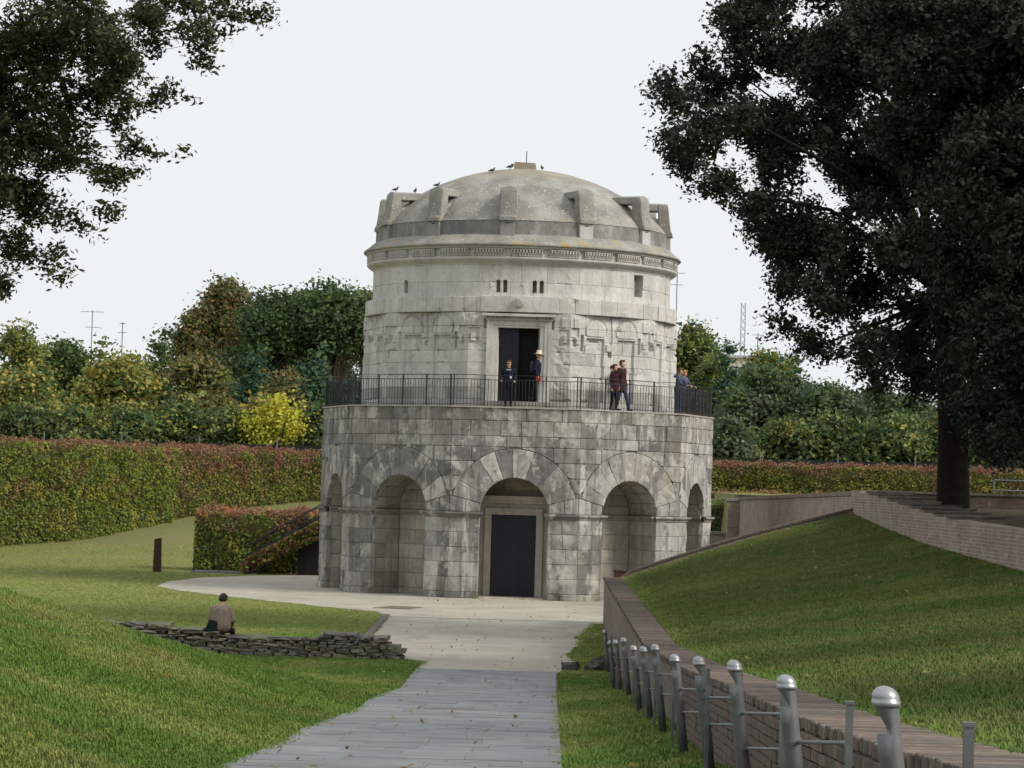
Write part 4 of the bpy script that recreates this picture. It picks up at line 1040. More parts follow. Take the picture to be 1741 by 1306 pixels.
B('second grey-green round tree left of the oak crown','broadleaf_tree',1395,640,76,170,GRY+DKG,778,dens=1.1)
B('dark tree partly hidden by the hanging oak branches','broadleaf_tree',1480,655,70,174,DKG,782)
B('small round grey-green tree beside the terrace corner','sapling',1236,712,27,160,GRY,772)
B('dark tree just left of the oak trunk behind the hedge','broadleaf_tree',1555,665,65,178,DKG,790)
B('dark tree right of the oak trunk behind the hedge','broadleaf_tree',1690,660,70,172,DKG,800)
B('green tree at the right frame edge beyond the plateau','broadleaf_tree',1760,640,70,165,GRN,800)
B('olive rounded tree behind the grey-green trees','broadleaf_tree',1300,598,40,215,OLV,640,dens=.7)
for (px,top,hw,d,pal,lab) in [(70,600,60,222,GRN,'green tree in the back row at the far left'),(150,610,60,224,DKG,'dark tree in the back row behind the golden tree'),(240,605,60,226,GRN+OLV,'olive tree in the back row right of the golden tree'),(410,500,70,220,DKG+GRN,'tall green tree behind the rust-brown one'),(510,482,80,222,DKG+GRN,'tall green tree in the middle of the left group'),(1180,620,50,224,GRN,'green back row tree right of the terrace'),(1260,640,60,226,GRY,'grey-green back row tree below the far building'),(1345,640,60,224,GRN,'green back row tree between the two round trees'),(1440,650,60,222,GRY,'back row tree under the oak branch tips'),(1530,660,60,224,DKG,'dark back row tree left of the oak trunk'),(1640,660,60,226,DKG,'dark back row tree right behind the oak trunk'),(1730,650,60,224,GRN,'green back row tree at the right frame edge')]:
    B(lab,'broadleaf_tree',px,top,hw,d,pal,760)
# ================================================================ hedges of reddening creeper
def hedge(name,label,path,top,th,dens,pal_top,pal_mid,parent=None,seed=0,leaf=.17,redness=.35):
    """path: (x,y,zbase); th thickness away from the viewer (to the left of the walking direction)"""
    o0=Vector(path[0]); t=empty(name,o0) if parent is None else parent; P0=o0 if parent is None else Vector((0,0,0))
    if parent is None: tag(t,label,'hedge')
    mb=MB(); pos=[];col=[];nor=[]; pt=np.array(pal_top); pmid=np.array(pal_mid)
    for i in range(len(path)-1):
        a=np.array(path[i]);b=np.array(path[i+1]); d=(b-a)[:2]; Ls=np.linalg.norm(d); d/=Ls; nrm=np.array([d[1],-d[0]])
        ta=top(a) if callable(top) else top; tb=top(b) if callable(top) else top
        V=[]
        for (q,tt) in ((a,ta),(b,tb)):
            f=q[:2]-nrm*.12; k_=q[:2]-nrm*th
            V+=[(f[0],f[1],q[2]-.2),(f[0],f[1],tt-.12),(k_[0],k_[1],tt-.12),(k_[0],k_[1],q[2]-.2)]
        V=[Vector(v)-P0 for v in V]; mb.add(V,[(0,1,5,4),(1,2,6,5),(2,3,7,6),(3,0,4,7),(0,1,2,3),(4,5,6,7)])
        hm=((ta-a[2])+(tb-b[2]))/2
        for (area,kind) in ((Ls*hm,'f'),(Ls*th,'t'),(th*hm,'e0'),(th*hm,'e1'),(Ls*hm*.3,'b')):
            n=int(area*dens); u=rng.random(n); v=rng.random(n)
            zb=a[2]+(b[2]-a[2])*u; zt=ta+(tb-ta)*u; xy=a[:2]+np.outer(u*Ls,d)
            off=rng.normal(size=n)*.06
            if kind=='f': z=zb+(zt-zb)*v; q=xy+np.outer(.02+off+.0*u,nrm); N=np.tile(np.array([nrm[0],nrm[1],.3]),(n,1))
            elif kind=='b': z=zb+(zt-zb)*v; q=xy-np.outer(th+off,nrm); N=np.tile(np.array([-nrm[0],-nrm[1],.3]),(n,1))
            elif kind=='t': z=zt+off*1.3; q=xy-np.outer(v*th,nrm); N=np.tile(np.array([nrm[0]*.3,nrm[1]*.3,1]),(n,1))
            else:
                uu=np.full(n,0. if kind=='e0' else 1.); zb=a[2]+(b[2]-a[2])*uu; zt=ta+(tb-ta)*uu; z=zb+(zt-zb)*u; q=a[:2]+np.outer(uu*Ls+off,d)-np.outer(v*th,nrm); N=np.tile(np.array([d[0]*(-1 if kind=='e0' else 1),d[1],.2]),(n,1))
            bul=np.array([noise.fractal(Vector((q[j,0]*.9,q[j,1]*.9,z[j]*1.1+seed)),.8,2,3) for j in range(n)])
            sl_=(u*Ls+i*3.1) if kind in 'fbt' else np.zeros(n); fold=np.abs(np.sin(math.pi*sl_/4.6))**.4*.8
            q=q+np.outer(bul*.22+(fold*.30 if kind!='t' else 0),nrm)
            wv=np.array([noise.noise(Vector((q[j,0]*.45,q[j,1]*.45,seed+2.))) for j in range(n)])
            z=np.where(kind=='t',z+bul*.2+wv*.14,z)
            cn=np.array([noise.fractal(Vector((q[j,0]*.8+3,q[j,1]*.8,z[j]*1.2+seed)),.9,2,3) for j in range(n)])
            frac=np.clip((zt-z)/np.maximum(.1,(zt-zb)),0,1)
            pr=np.clip(redness*(1.35-1.6*frac)+cn*.65,0.04,.97)
            if kind=='t': pr=np.maximum(pr,.72)
            isr=np.clip((pr-.5)*2.2+.5+rng.normal(size=n)*.13,0,1)[:,None]
            c2=np.array([noise.noise(Vector((q[j,0]*1.1+30,q[j,1]*1.1,z[j]*1.5+seed))) for j in range(n)])
            i1=np.clip(((c2+.5)*len(pt)+rng.normal(size=n)*.35).astype(int),0,len(pt)-1); i2=np.clip(((c2+.5)*len(pmid)+rng.normal(size=n)*.45).astype(int),0,len(pmid)-1)
            c=(pt[i1]*isr+pmid[i2]*(1-isr))*rng.uniform(.88,1.14,(n,1))*1.4
            pos.append(np.column_stack([q,z])-np.array(P0)); col.append(c); nor.append(N)
    mb.build('hedge_core',M['hedge_core'],t)
    link('foliage',leaves('foliage',np.concatenate(pos),leaf,np.concatenate(col),.75,np.concatenate(nor),.62),M['leaf'],t); return t
RED=[(.18,.075,.048),(.21,.10,.062),(.15,.065,.042),(.22,.13,.07),(.14,.095,.05)]; MID=[(.12,.14,.025),(.17,.17,.03),(.085,.11,.02),(.21,.17,.04),(.10,.09,.025)]; MIDG=[(.11,.15,.025),(.15,.18,.03),(.08,.115,.02),(.20,.19,.035)]
hl=[(-42,114),(-31,119.5),(-23.2,125),(-20.3,129),(-18.6,134),(-16.8,140)]
hedge('creeper_hedge','tall clipped green creeper hedge with reddish top along the left bank',[(x,y,H(x,y)) for x,y in hl],5.22,1.2,190,RED,MIDG,seed=1,leaf=.14,redness=.24)
hl=[(-16.9,140.2),(-14,146),(-11,150),(-4,152)]
hedge('creeper_hedge','reddish brown creeper hedge reaching the left flank of the mausoleum',[(x,y,H(x,y)) for x,y in hl],5.32,1.2,200,RED,MID,seed=4,leaf=.13,redness=.5)
hl=[(4,151.5),(14,151),(24,150.5),(44,150)]
hedge('creeper_hedge','low red-topped creeper hedge right of the mausoleum behind the brick wall',[(x,y,3.75) for x,y in hl],5.36,1.2,220,RED,MID,seed=9,leaf=.13,redness=.40)
hl=[(4,135.5),(9.6,135),(20,134.5)]
hedge('creeper_border','flat strip of red and yellow creeper on top of the brick side wall',[(x,y,3.2) for x,y in hl],3.72,1.5,60,RED+[(.26,.22,.05)],MID,seed=12,leaf=.16,redness=.6)
tag(hedge('green_bank_plants','bright green climbing plants behind the iron gate',[(6.2,126,2.0),(10.2,128,2.0)],3.3,.8,120,MIDG,[(.16,.24,.03),(.12,.20,.025)],seed=15,leaf=.14,redness=.05),'bright green leafy plants growing behind the iron gate','plants')
# creeper covered stair at the left of the mausoleum
hedge('stair_hedge','square creeper hedge in red and green beside the metal stair',[(P(331,960,113).x,113.2,0),(-5.2,113.2,0)],2.42,2.2,240,RED+[(.34,.15,.06)],MIDG,seed=20,leaf=.13,redness=.45)
st=empty('outdoor_stair',(-8.6,110.6,0)); tag(st,'metal outdoor stair climbing right through red creeper beside the mausoleum','stair')
for i in range(14):
    mb=MB(); x=-1.9+i*.28; mb.box(x,x+.34,.4,2.2,.10+i*.165,.145+i*.165); mb.build('tread',M['metal'],st)
mb=MB(); mb.box(-4.0,-1.4,.2,2.2,.0,.06); mb.build('landing',M['metal'],st)
mb=MB(); mb.box(.2,3.4,.9,1.1,-.05,2.1); mb.build('understair_shadow_sheet',M['dark'],st)  # black sheet standing in for the shadow below the flight
for yy in (.38,2.25):
    for z_ in (.5,.95): mb=MB(); mb.tube([(-1.9,yy,.15+z_),(2.0,yy,.15+2.3+z_)],.022,6); mb.build('handrail',M['iron'],st)
    for i in range(9): x=-1.8+i*.45; mb=MB(); mb.tube([(x,yy,.1+(x+1.9)*.589),(x,yy,1.1+(x+1.9)*.589)],.018,6); mb.build('rail_post',M['iron'],st)
for x in (-3.9,-2.9): mb=MB(); mb.tube([(x,.3,0),(x,.3,1.05)],.025,6); mb.build('rail_post',M['iron'],st)
mb=MB(); mb.tube([(-3.9,.3,1.03),(-2.9,.3,1.0)],.02,6); mb.build('handrail',M['iron'],st)
def slopehedge():
    n=4200; u=rng.random(n); x=-1.95+u*4.4; zc=.25+(x+1.95)*.52; pos=np.column_stack([x,.1+rng.normal(size=n)*.09,zc+rng.uniform(-.42,.5,n)*(.55+.35*u)]); pos[:,2]=np.maximum(pos[:,2],.03)
    pal=np.array(RED+[(.34,.16,.06)]+MIDG+[(.26,.20,.05)]); col=pal[rng.integers(0,len(pal),n)]*rng.uniform(.75,1.25,(n,1))
    o=link('creeper',leaves('creeper',pos,.16,col,.75,np.tile(np.array([0,-1,.4]),(n,1)),.6),M['leaf'],st); o['kind']='stuff'
slopehedge()
# ================================================================ boundary fence, antennas, far things
def fence(label,x0,x1,y):
    f=empty('boundary_fence',((x0+x1)/2,y,3.8)); tag(f,label,'fence'); w=(x1-x0)/2
    mb=MB(); mb.box(-w,w,-.01,.01,.05,1.95); mb.build('netting',plain('dark_green_netting',(.012,.018,.016),.9),f)
    for i in range(int(2*w/4.4)+1): mb=MB(); mb.tube([(-w+i*4.4,-.05,-.1),(-w+i*4.4,-.05,2.35)],.05,6); mb.build('post',M['metal'],f)
fence('dark netted boundary fence on posts behind the left hedge',-44,-1,157); fence('dark netted boundary fence on posts behind the right hedge',1,46,157.5)
bp=P(1290,640,262); fb_=empty('flat_roofed_building',(bp.x,bp.y,3.8)); tag(fb_,'pale cream flat-roofed building far behind the right trees','building')
hz=P(1290,610,262).z-3.8
mb=MB(); mb.box(-4.4,3.6,0,10,0,hz); mb.build('wall',plain('cream_render',(.52,.49,.40),.9,var=.08,scale=.6),fb_); mb=MB(); mb.box(-4.6,3.8,-.2,10.2,hz+.003,hz+.25); mb.build('parapet',plain('parapet_grey',(.36,.36,.36),.8),fb_)
for i in range(2):
    for j in range(3): mb=MB(); mb.box(-3.8+i*3,-2.4+i*3,-.04,.02,2+j*3.1,3.6+j*3.1); w_=mb.build('window',plain('window_glass',(.06,.07,.08),.2) if 'window_glass' not in bpy.data.materials else bpy.data.materials['window_glass'],fb_)
def antenna(label,px,top,base,d,arms):
    p=P(px,base,d); h=P(px,top,d).z; a=empty('antenna',(p.x,d,p.z-4)); tag(a,label,'antenna'); H_=h-p.z+4
    mb=MB(); mb.tube([(0,0,-2),(0,0,H_)],.035*d/200,5); mb.build('mast',M['metal'],a)
    for (f,w) in arms:
        mb=MB(); mb.tube([(-w,0,H_-f),(w,0,H_-f)],.022*d/200,4); mb.build('arm',M['metal'],a)
        for i in range(5): mb=MB(); x=-w+2*w*i/4; mb.tube([(x,-.4,H_-f),(x,.4,H_-f)],.016*d/200,4); mb.build('element',M['metal'],a)
antenna('wide rooftop antenna above the trees at far left',155,528,600,215,[(.1,.85),(1.3,.5)])
antenna('short rooftop antenna right of the wide one at far left',207,548,600,215,[(.1,.2),(.8,.3)])
antenna('tall thin antenna close to the right side of the drum',1147,462,640,210,[(.1,.55),(1.0,.45)])
antenna('slim antenna left of the lattice mast',1235,577,640,250,[(.2,.4)])
antenna('slim antenna right of the lattice mast',1287,566,640,250,[(.2,.5),(1.2,.3)])
p=P(1262,600,420); lm=empty('lattice_mast',(p.x,420,3.8)); tag(lm,'haze-pale steel lattice mast rising behind the far building','mast'); hh=P(1262,515,420).z-3.8; mpale=plain('haze_pale_steel',(.42,.44,.46),.5,.4)  # mast paint kept pale to stand in for distance haze
for sx in (-1,1):
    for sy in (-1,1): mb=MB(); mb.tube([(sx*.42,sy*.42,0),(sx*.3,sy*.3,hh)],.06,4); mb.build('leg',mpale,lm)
mb=MB(); nlev=int(hh/1.1)
for i in range(nlev):
    z0=i*1.1; 
    for sy in (-1,1): mb.tube([(-.38,sy*.38,z0),(.38,sy*.38,z0+1.1)],.035,4); mb.tube([(.38,sy*.38,z0),(-.38,sy*.38,z0+1.1)],.035,4)
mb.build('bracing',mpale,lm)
# metal barrier seen past the trunk
bb=P(1722,820,118); bg=empty('metal_barrier',(bb.x,118,3.6)); tag(bg,'pale metal barrier at the right edge behind the oak','barrier')
for x in (-.8,.8,2.4): mb=MB(); mb.tube([(x,0,0),(x,0,1.05)],.04,6); mb.build('post',M['metal'],bg)
for z_ in (.6,1.03): mb=MB(); mb.tube([(-.8,0,z_),(2.4,0,z_)],.035,6); mb.build('rail',M['metal'],bg)
# more oaks on the plateau to the right: they keep the bank in shade
for (x,y,lab) in ((18.5,64,'dark evergreen oak on the plateau behind the big oak, out at right'),(18,56,'dark evergreen oak on the plateau outside the right edge, fourth of the row'),(17,47,'dark evergreen oak on the plateau outside the right edge, third of the row'),(16.5,37,'dark evergreen oak on the plateau outside the right edge, second of the row'),(15.5,27,'dark evergreen oak on the plateau outside the right edge, first of the row'),(13.5,16,'dark evergreen oak on the plateau closest to the viewer')):
    lb=[]
    for i in range(18):
        a=rng.uniform(0,6.28); r_=rng.uniform(.5,4.4); lb.append((x+math.cos(a)*r_+1,y+math.sin(a)*r_,H(x,y)+rng.uniform(4.5,10.5),rng.uniform(1.5,2.3)))
    tree('holm_oak',lab,'dark evergreen oaks',(x,y,H(x,y)-.05),lb,.4,ilex,700,18,.36,.26,'leaf_dark','bark',.36,.6,shell=.25,twigs=0,nl=8,lr=.4)
# undergrowth between the far trees and the fence
for i,(px,top,hw,d) in enumerate([(30,690,60,164),(120,700,60,163),(215,705,55,164),(300,690,55,166),(385,700,50,164),(540,690,60,165),(1250,735,50,163),(1330,720,55,164),(1420,715,60,165),(1510,715,60,164),(1600,720,60,165),(1700,720,60,164)]):
    nm=['far left frame edge','first bush left of golden crown','golden crown','brown-olive tree','dark gap before the sapling','left flank of the mausoleum','right flank of the terrace','grey-green tree','second grey-green tree','hanging oak branches','oak trunk','right frame edge'][i]
    B('dark green shrub behind the fence under the %s'%nm if i not in (1,) else 'dark green shrub behind the fence, second from the left','shrub',px,top-10,hw,d,GRN+OLV+DKG,790)
# ================================================================ people and pigeons
def fabric(name,c,rough=.85): return plain(name,c,rough,0,.15,.18,18)
SK=fabric('skin',(.50,.30,.21),.6)
def capsule(mb,p0,r0,p1,r1,mi,n=12,m=4):
    p0=Vector(p0);p1=Vector(p1);d=p1-p0; d=d.normalized() if d.length>1e-6 else Vector((0,0,1))
    a=d.orthogonal().normalized(); b=d.cross(a); V=[];F=[]; rings=[]
    for i in range(m+1): t=math.pi/2*(1-i/m); rings.append((p0-d*r0*math.sin(t),max(1e-4,r0*math.cos(t))))
    for i in range(m+1): t=math.pi/2*i/m; rings.append((p1+d*r1*math.sin(t),max(1e-4,r1*math.cos(t))))
    for c,r in rings:
        for j in range(n): w=2*math.pi*j/n; V.append(c+(a*math.cos(w)+b*math.sin(w))*r)
    for i in range(len(rings)-1):
        for j in range(n): F.append((i*n+j,i*n+(j+1)%n,(i+1)*n+(j+1)%n,(i+1)*n+j))
    mb.add(V,F,mi)
def fuse(name,caps,mats,parent,voxel=.011,smooth=2):
    """tapered capsules melted into one continuous surface; materials by nearest capsule"""
    mb=MB()
    for c in caps: capsule(mb,*c)
    me=mb.mesh(name); tmp=bpy.data.objects.new('tmp',me); C.objects.link(tmp)
    md=tmp.modifiers.new('r','REMESH'); md.mode='VOXEL'; md.voxel_size=voxel
    if smooth: sm_=tmp.modifiers.new('s','SMOOTH'); sm_.iterations=smooth; sm_.factor=.5
    dg=bpy.context.evaluated_depsgraph_get(); dg.update(); out=bpy.data.meshes.new_from_object(tmp.evaluated_get(dg)); bpy.data.objects.remove(tmp); bpy.data.meshes.remove(me)
    n=len(out.polygons); ce=np.empty(n*3); out.polygons.foreach_get('center',ce); ce=ce.reshape(-1,3); best=np.full(n,1e9); mi=np.zeros(n,dtype=np.int32)
    for (p0,r0,p1,r1,m_) in caps:
        a=np.array(p0,float);b=np.array(p1,float);ab=b-a; L2=max(1e-9,ab@ab); t=np.clip(((ce-a)@ab)/L2,0,1); dd=np.linalg.norm(ce-(a+t[:,None]*ab),axis=1)-(r0+(r1-r0)*t)
        w=dd<best; best[w]=dd[w]; mi[w]=m_
    out.materials.clear()
    for m_ in mats: out.materials.append(m_)
    out.polygons.foreach_set('material_index',mi); out.polygons.foreach_set('use_smooth',[True]*n); out.name=name
    return link(name,out,None,parent)
def mirror(p): return (-p[0],p[1],p[2])
def hand(caps,w,d,side,mi=0,curl=.5):
    """palm, four bent fingers and a thumb; w wrist, d direction"""
    w=Vector(w);d=Vector(d).normalized(); s=Vector((0,1,0)) if abs(d.y)<.8 else Vector((1,0,0)); s=(s-d*s.dot(d)).normalized(); nrm=d.cross(s)*side
    pm_=w+d*.05; caps.append((tuple(w),.022,tuple(pm_+d*.025),.027,mi))
    for i,l in enumerate((.062,.072,.068,.052)):
        b=pm_+d*.035+s*(.027-.018*i); k=b+d*l*.5-nrm*.004; e=k+d*l*.5*(1-curl)-nrm*l*.5*curl; caps.append((tuple(b),.0095,tuple(k),.009,mi)); caps.append((tuple(k),.009,tuple(e),.008,mi))
    b=w+d*.02+s*.022; caps.append((tuple(b),.011,tuple(b+d*.03+s*.026),.010,mi)); caps.append((tuple(b+d*.03+s*.026),.010,tuple(b+d*.055+s*.028-nrm*.01),.0085,mi))
def person(name,label,loc,rz,h=1.7,J=None,top=None,legs=None,shoes=None,coat=0.,lean=0.,headturn=0.,nod=0.,group='visitors on the terrace',sit=False,extra=None,mats_extra=()):
    t=empty(name,loc,rz); tag(t,label,'person',group); s=h/1.72
    j=dict(hipL=(.09,0,.92),kneeL=(.10,-.02,.50),ankL=(.10,.02,.09),hipR=(-.09,0,.92),kneeR=(-.10,-.02,.50),ankR=(-.10,.02,.09),shL=(.185,.01,1.40),elL=(.24,.03,1.12),wrL=(.25,-.04,.88),shR=(-.185,.01,1.40),elR=(-.24,.03,1.12),wrR=(-.25,-.04,.88),footL=(0,-1),footR=(0,-1))
    if J: j.update(J)
    caps=[]
    B_=lambda p0,r0,p1,r1,m_: caps.append((p0,r0,p1,r1,m_))
    y=lean
    # torso
    B_((-.12,.012+y,1.385),.075,(.12,.012+y,1.385),.075,1)
    for sx in (-1,1):
        B_((sx*.075,.0+y,1.30),.108,(sx*.06,.0+y*.5,1.05),.098,1); B_((sx*.06,.0+y*.5,1.05),.098,(sx*.075,.0,.93),.108,1 if coat>=0 else 2)
    B_((0,-.02+y,1.28),.11,(0,-.01+y*.5,1.02),.10,1)
    if coat>0:
        for sx in (-1,1): B_((sx*.07,0,.95),.115,(sx*.085,0,.95-coat),.10,1)
        B_((0,-.02,.95),.11,(0,-.02,.95-coat),.10,1)
    B_((0,.015+y,1.42),.056,(0,-.005+y,1.50),.05,0)
    hd=Vector((0,-.015+y-.5*nod*.1,1.585-.02*abs(nod))); rh=Matrix.Rotation(headturn,3,'Z')@Matrix.Rotation(nod,3,'X')
    def hp(x,yy,z): v=hd+rh@Vector((x,yy,z)); return tuple(v)
    B_(hp(0,.018,.045),.087,hp(0,-.012,-.03),.072,0); B_(hp(0,-.03,-.06),.05,hp(0,-.045,-.075),.036,0)
    B_(hp(0,-.085,.0),.010,hp(0,-.098,-.025),.013,0)
    for sx in (-1,1):
        B_(hp(sx*.083,.015,.015),.012,hp(sx*.085,.02,-.02),.011,0); B_(hp(sx*.03,-.082,.012),.009,hp(sx*.032,-.081,.012),.009,4)
    B_(hp(-.018,-.083,-.05),.006,hp(.018,-.083,-.05),.006,5)
    for sd_ in ('L','R'):
        sh,el,wr=j['sh'+sd_],j['el'+sd_],j['wr'+sd_]; sh=(sh[0],sh[1]+y,sh[2])
        B_(sh,.066,el,.050,1); B_(el,.048,wr,.036,1); dvec=Vector(wr)-Vector(el); hand(caps,wr,dvec,1 if sd_=='L' else -1)
        if not sit or True:
            hip,kn,an=j['hip'+sd_],j['knee'+sd_],j['ank'+sd_]
            B_(hip,.092,kn,.064,2); B_(kn,.062,an,.045,2); f=Vector(j['foot'+sd_]).normalized()
            B_((an[0],an[1],an[2]-.03),.044,(an[0]+f.x*.15,an[1]+f.y*.15,an[2]-.045),.036,3)
    if extra: caps+=extra
    mats=[SK,top,legs,shoes,M['dark'],fabric('lip',(.35,.14,.12)) if 'lip' not in bpy.data.materials else bpy.data.materials['lip']]+list(mats_extra)
    caps=[(tuple(Vector(a)*s),r0*s,tuple(Vector(b)*s),r1*s,m_) for a,r0,b,r1,m_ in caps]
    fuse('body',caps,mats,t,.0125)
    return t,(lambda x,yy,z: tuple(Vector(hp(x,yy,z))*s)),s
def hair(t,hp,s,col,kind='short'):
    caps=[(hp(0,.03,.06),.092*s,hp(0,.035,.01),.088*s,0)]
    for sx in (-1,1): caps.append((hp(sx*.05,.02,.07),.055*s,hp(sx*.065,.03,-.01),.04*s,0))
    caps.append((hp(0,-.045,.105),.04*s,hp(.03,-.03,.11),.045*s,0))
    if kind=='bob':
        for sx in (-1,1): caps.append((hp(sx*.075,.02,.02),.04*s,hp(sx*.075,.03,-.05),.035*s,0))
        caps.append((hp(0,.07,0),.07*s,hp(0,.075,-.06),.05*s,0))
    if kind=='bun':
        caps.append((hp(0,.10,.05),.05*s,hp(0,.15,.06),.045*s,0)); caps.append((hp(0,.15,.06),.045*s,hp(0,.18,-.02),.03*s,0))
    return fuse('hair',caps,[fabric('hair_'+t.name,col,.6)],t,.009)
NAVY=fabric('navy_cloth',(.012,.016,.032)); BLK=fabric('black_cloth',(.010,.010,.013)); BURG=fabric('burgundy_cloth',(.032,.010,.015)); BRNC=fabric('brown_knit',(.036,.018,.015)); JEAN=fabric('blue_denim',(.035,.05,.10)); SLATE=fabric('slate_hoodie',(.055,.068,.10)); TAN=fabric('taupe_jacket',(.25,.195,.155)); SHOE=fabric('dark_leather',(.02,.018,.018),.5); RASP=fabric('raspberry_shoe',(.16,.03,.05)); CREAM=fabric('straw',(.66,.58,.43)); WHT=fabric('white_card',(.75,.75,.75)); REDB=fabric('red_cover',(.42,.05,.035)); LBL=fabric('light_blue_shirt',(.42,.48,.62))
def at(px,d,z=ZT): 
    a,_=ray(px,690); return (a*d,d,z)
# woman in navy at the railing
t,hp,s=person('person','person in navy coat and sunglasses holding the terrace railing before the door',at(863.5,94.05),R(-6),1.60,dict(shL=(.185,0,1.38),elL=(.25,.06,1.14),wrL=(.24,-.17,.99),elR=(-.25,.06,1.14),wrR=(-.24,-.17,.99),shR=(-.185,0,1.38)),NAVY,BLK,SHOE,coat=.14)
hair(t,hp,s,(.09,.035,.015),'bob')
mb=MB(); 
for sx in (-1,1): capsule(mb,hp(sx*.02,-.092,.014),.02*s,hp(sx*.045,-.088,.014),.018*s,0,10)
mb.build('sunglasses',M['dark'],t); mb=MB(); capsule(mb,(-.06,-.085,1.36*s),.03,(.06,-.085,1.36*s),.03,0); mb.build('scarf',fabric('patterned_scarf',(.30,.29,.24)),t); mb=MB(); mb.box(.06,.12,-.155,-.148,.98,1.07); mb.build('badge',WHT,t)
# man with hat stepping out of the door
t,hp,s=person('person','person in cream hat and navy jacket carrying a red book, stepping from the door',at(913,94.6,6.70),R(72),1.72,dict(kneeL=(.09,-.10,.50),ankL=(.09,-.08,.09),kneeR=(-.09,.10,.52),ankR=(-.09,.30,.16),elL=(.24,.05,1.13),wrL=(.24,-.05,.90),elR=(-.25,.02,1.12),wrR=(-.26,-.08,.90)),NAVY,BLK,SHOE)
mb=MB(); n=20; V=[];F=[]; prof=[(.19,.06),(.195,.066),(.105,.078),(.098,.15),(.085,.185),(.04,.195),(.002,.19)]
o_=Vector(hp(0,0,0)); mb.lathe([(r,z) for r,z in prof],n); hat=mb.build('hat',CREAM,t,True); hat.location=o_; hat.rotation_euler=(R(6),0,0)
mb=MB(); mb.box(-.11,.11,.13,.27,1.02,1.42); bp_=mb.mesh('backpack'); bm=bmesh.new(); bm.from_mesh(bp_); bmesh.ops.bevel(bm,geom=bm.edges[:],offset=.05,segments=3,affect='EDGES'); bm.to_mesh(bp_); bm.free(); link('backpack',bp_,fabric('grey_backpack',(.05,.055,.06)),t)
mb=MB(); mb.box(-.275,-.235,-.19,-.03,.70,.88); mb.build('red_book',REDB,t); mb=MB(); mb.box(-.03,.03,-.142,-.13,1.0,1.36); mb.build('shirt_front',LBL,t)
# couple walking
t,hp,s=person('person','person with tied auburn hair in burgundy cape walking along the terrace',at(1043.5,94.95),R(62),1.60,dict(kneeL=(.09,-.06,.50),ankL=(.09,-.06,.09),kneeR=(-.09,.02,.50),ankR=(-.09,.10,.09),elR=(-.24,.05,1.10),wrR=(-.25,-.02,.84)),BURG,BLK,SHOE,coat=.20)
hair(t,hp,s,(.075,.022,.015),'bun'); mb=MB(); capsule(mb,(-.05,-.05,1.34),.05,(.05,-.05,1.34),.05,0); mb.build('scarf',BLK,t)
t,hp,s=person('person','person with short hair in brown knit and jeans walking behind the burgundy cape',at(1056,95.6),R(55),1.78,dict(kneeL=(.09,-.14,.51),ankL=(.09,-.22,.10),kneeR=(-.09,.04,.50),ankR=(-.09,.16,.09)),BRNC,JEAN,SHOE,coat=.22)
hair(t,hp,s,(.06,.03,.018))
# two at the right corner leaning on the rail
t,hp,s=person('person','person with brown hair in slate hoodie leaning on the right corner of the railing',at(1151,96.9),R(60),1.62,dict(elL=(.22,-.22,1.14),wrL=(.16,-.42,1.08),elR=(-.22,-.22,1.14),wrR=(-.16,-.42,1.08)),SLATE,JEAN,RASP,lean=-.08,nod=.25)
hair(t,hp,s,(.10,.05,.025)); mb=MB(); capsule(mb,(-.07,.07,1.33),.055,(.07,.07,1.33),.055,0); mb.build('hood',SLATE,t)
t,hp,s=person('person','person with fair hair in blue jacket standing just behind the slate hoodie',at(1159,97.45),R(58),1.58,dict(elL=(.22,-.22,1.14),wrL=(.16,-.44,1.08),elR=(-.22,-.22,1.14),wrR=(-.16,-.44,1.08)),fabric('blue_jacket',(.075,.09,.14)),JEAN,SHOE,lean=-.08,nod=.25)
hair(t,hp,s,(.30,.17,.075),'bob')
# man sitting on the ruin, seen from behind
def ruin_at(px):
    lo_,hi_=0.,1.
    for _ in range(40):
        m_=(lo_+hi_)/2; p=ra.lerp(rb_,m_); a,_b=ray(px,1080)
        if p.x/p.y>a: lo_=m_
        else: hi_=m_
    return ra.lerp(rb_,lo_)
q=ruin_at(376); sz=.47
t,hp,s=person('person','person in taupe jacket seated on the ruined wall, back turned, head bowed',(q.x,q.y-.02,sz-.76),R(168),1.62,dict(hipL=(.10,-.02,.90),kneeL=(.13,-.44,.86),ankL=(.13,-.50,.46),hipR=(-.10,-.02,.90),kneeR=(-.13,-.44,.86),ankR=(-.13,-.50,.46),elL=(.27,-.02,1.12),wrL=(.18,-.24,.98),elR=(-.27,-.02,1.12),wrR=(-.18,-.24,.98),shL=(.19,.0,1.37),shR=(-.19,.0,1.37)),TAN,BLK,SHOE,lean=-.03,nod=.6,group='visitor on the lawn',sit=True,extra=[((-.09,.01,1.30),.135,(-.10,.03,.98),.14,1),((.09,.01,1.30),.135,(.10,.03,.98),.14,1),((0,.05,1.34),.12,(0,.06,.97),.13,1),((-.12,.01,1.37),.09,(.12,.01,1.37),.09,1),((-.19,0,1.36),.078,(-.27,-.02,1.12),.065,1),((.19,0,1.36),.078,(.27,-.02,1.12),.065,1)])
hair(t,hp,s,(.03,.022,.018))
mb=MB(); mb.box(-.18,.18,-.12,.12,0,.02); pp=mb.build('open_booklet',WHT); pp.location=(q.x-.42,q.y-.10,.49); pp.rotation_euler=(.1,.05,.3); tag(pp,'white booklet lying on the ruined wall beside the seated person','booklet')
mb=MB(); mb.box(-.10,.10,-.06,.06,0,.30); me=mb.mesh('shoulder_bag'); bm=bmesh.new(); bm.from_mesh(me); bmesh.ops.bevel(bm,geom=bm.edges[:],offset=.03,segments=2,affect='EDGES'); bm.to_mesh(me); bm.free()
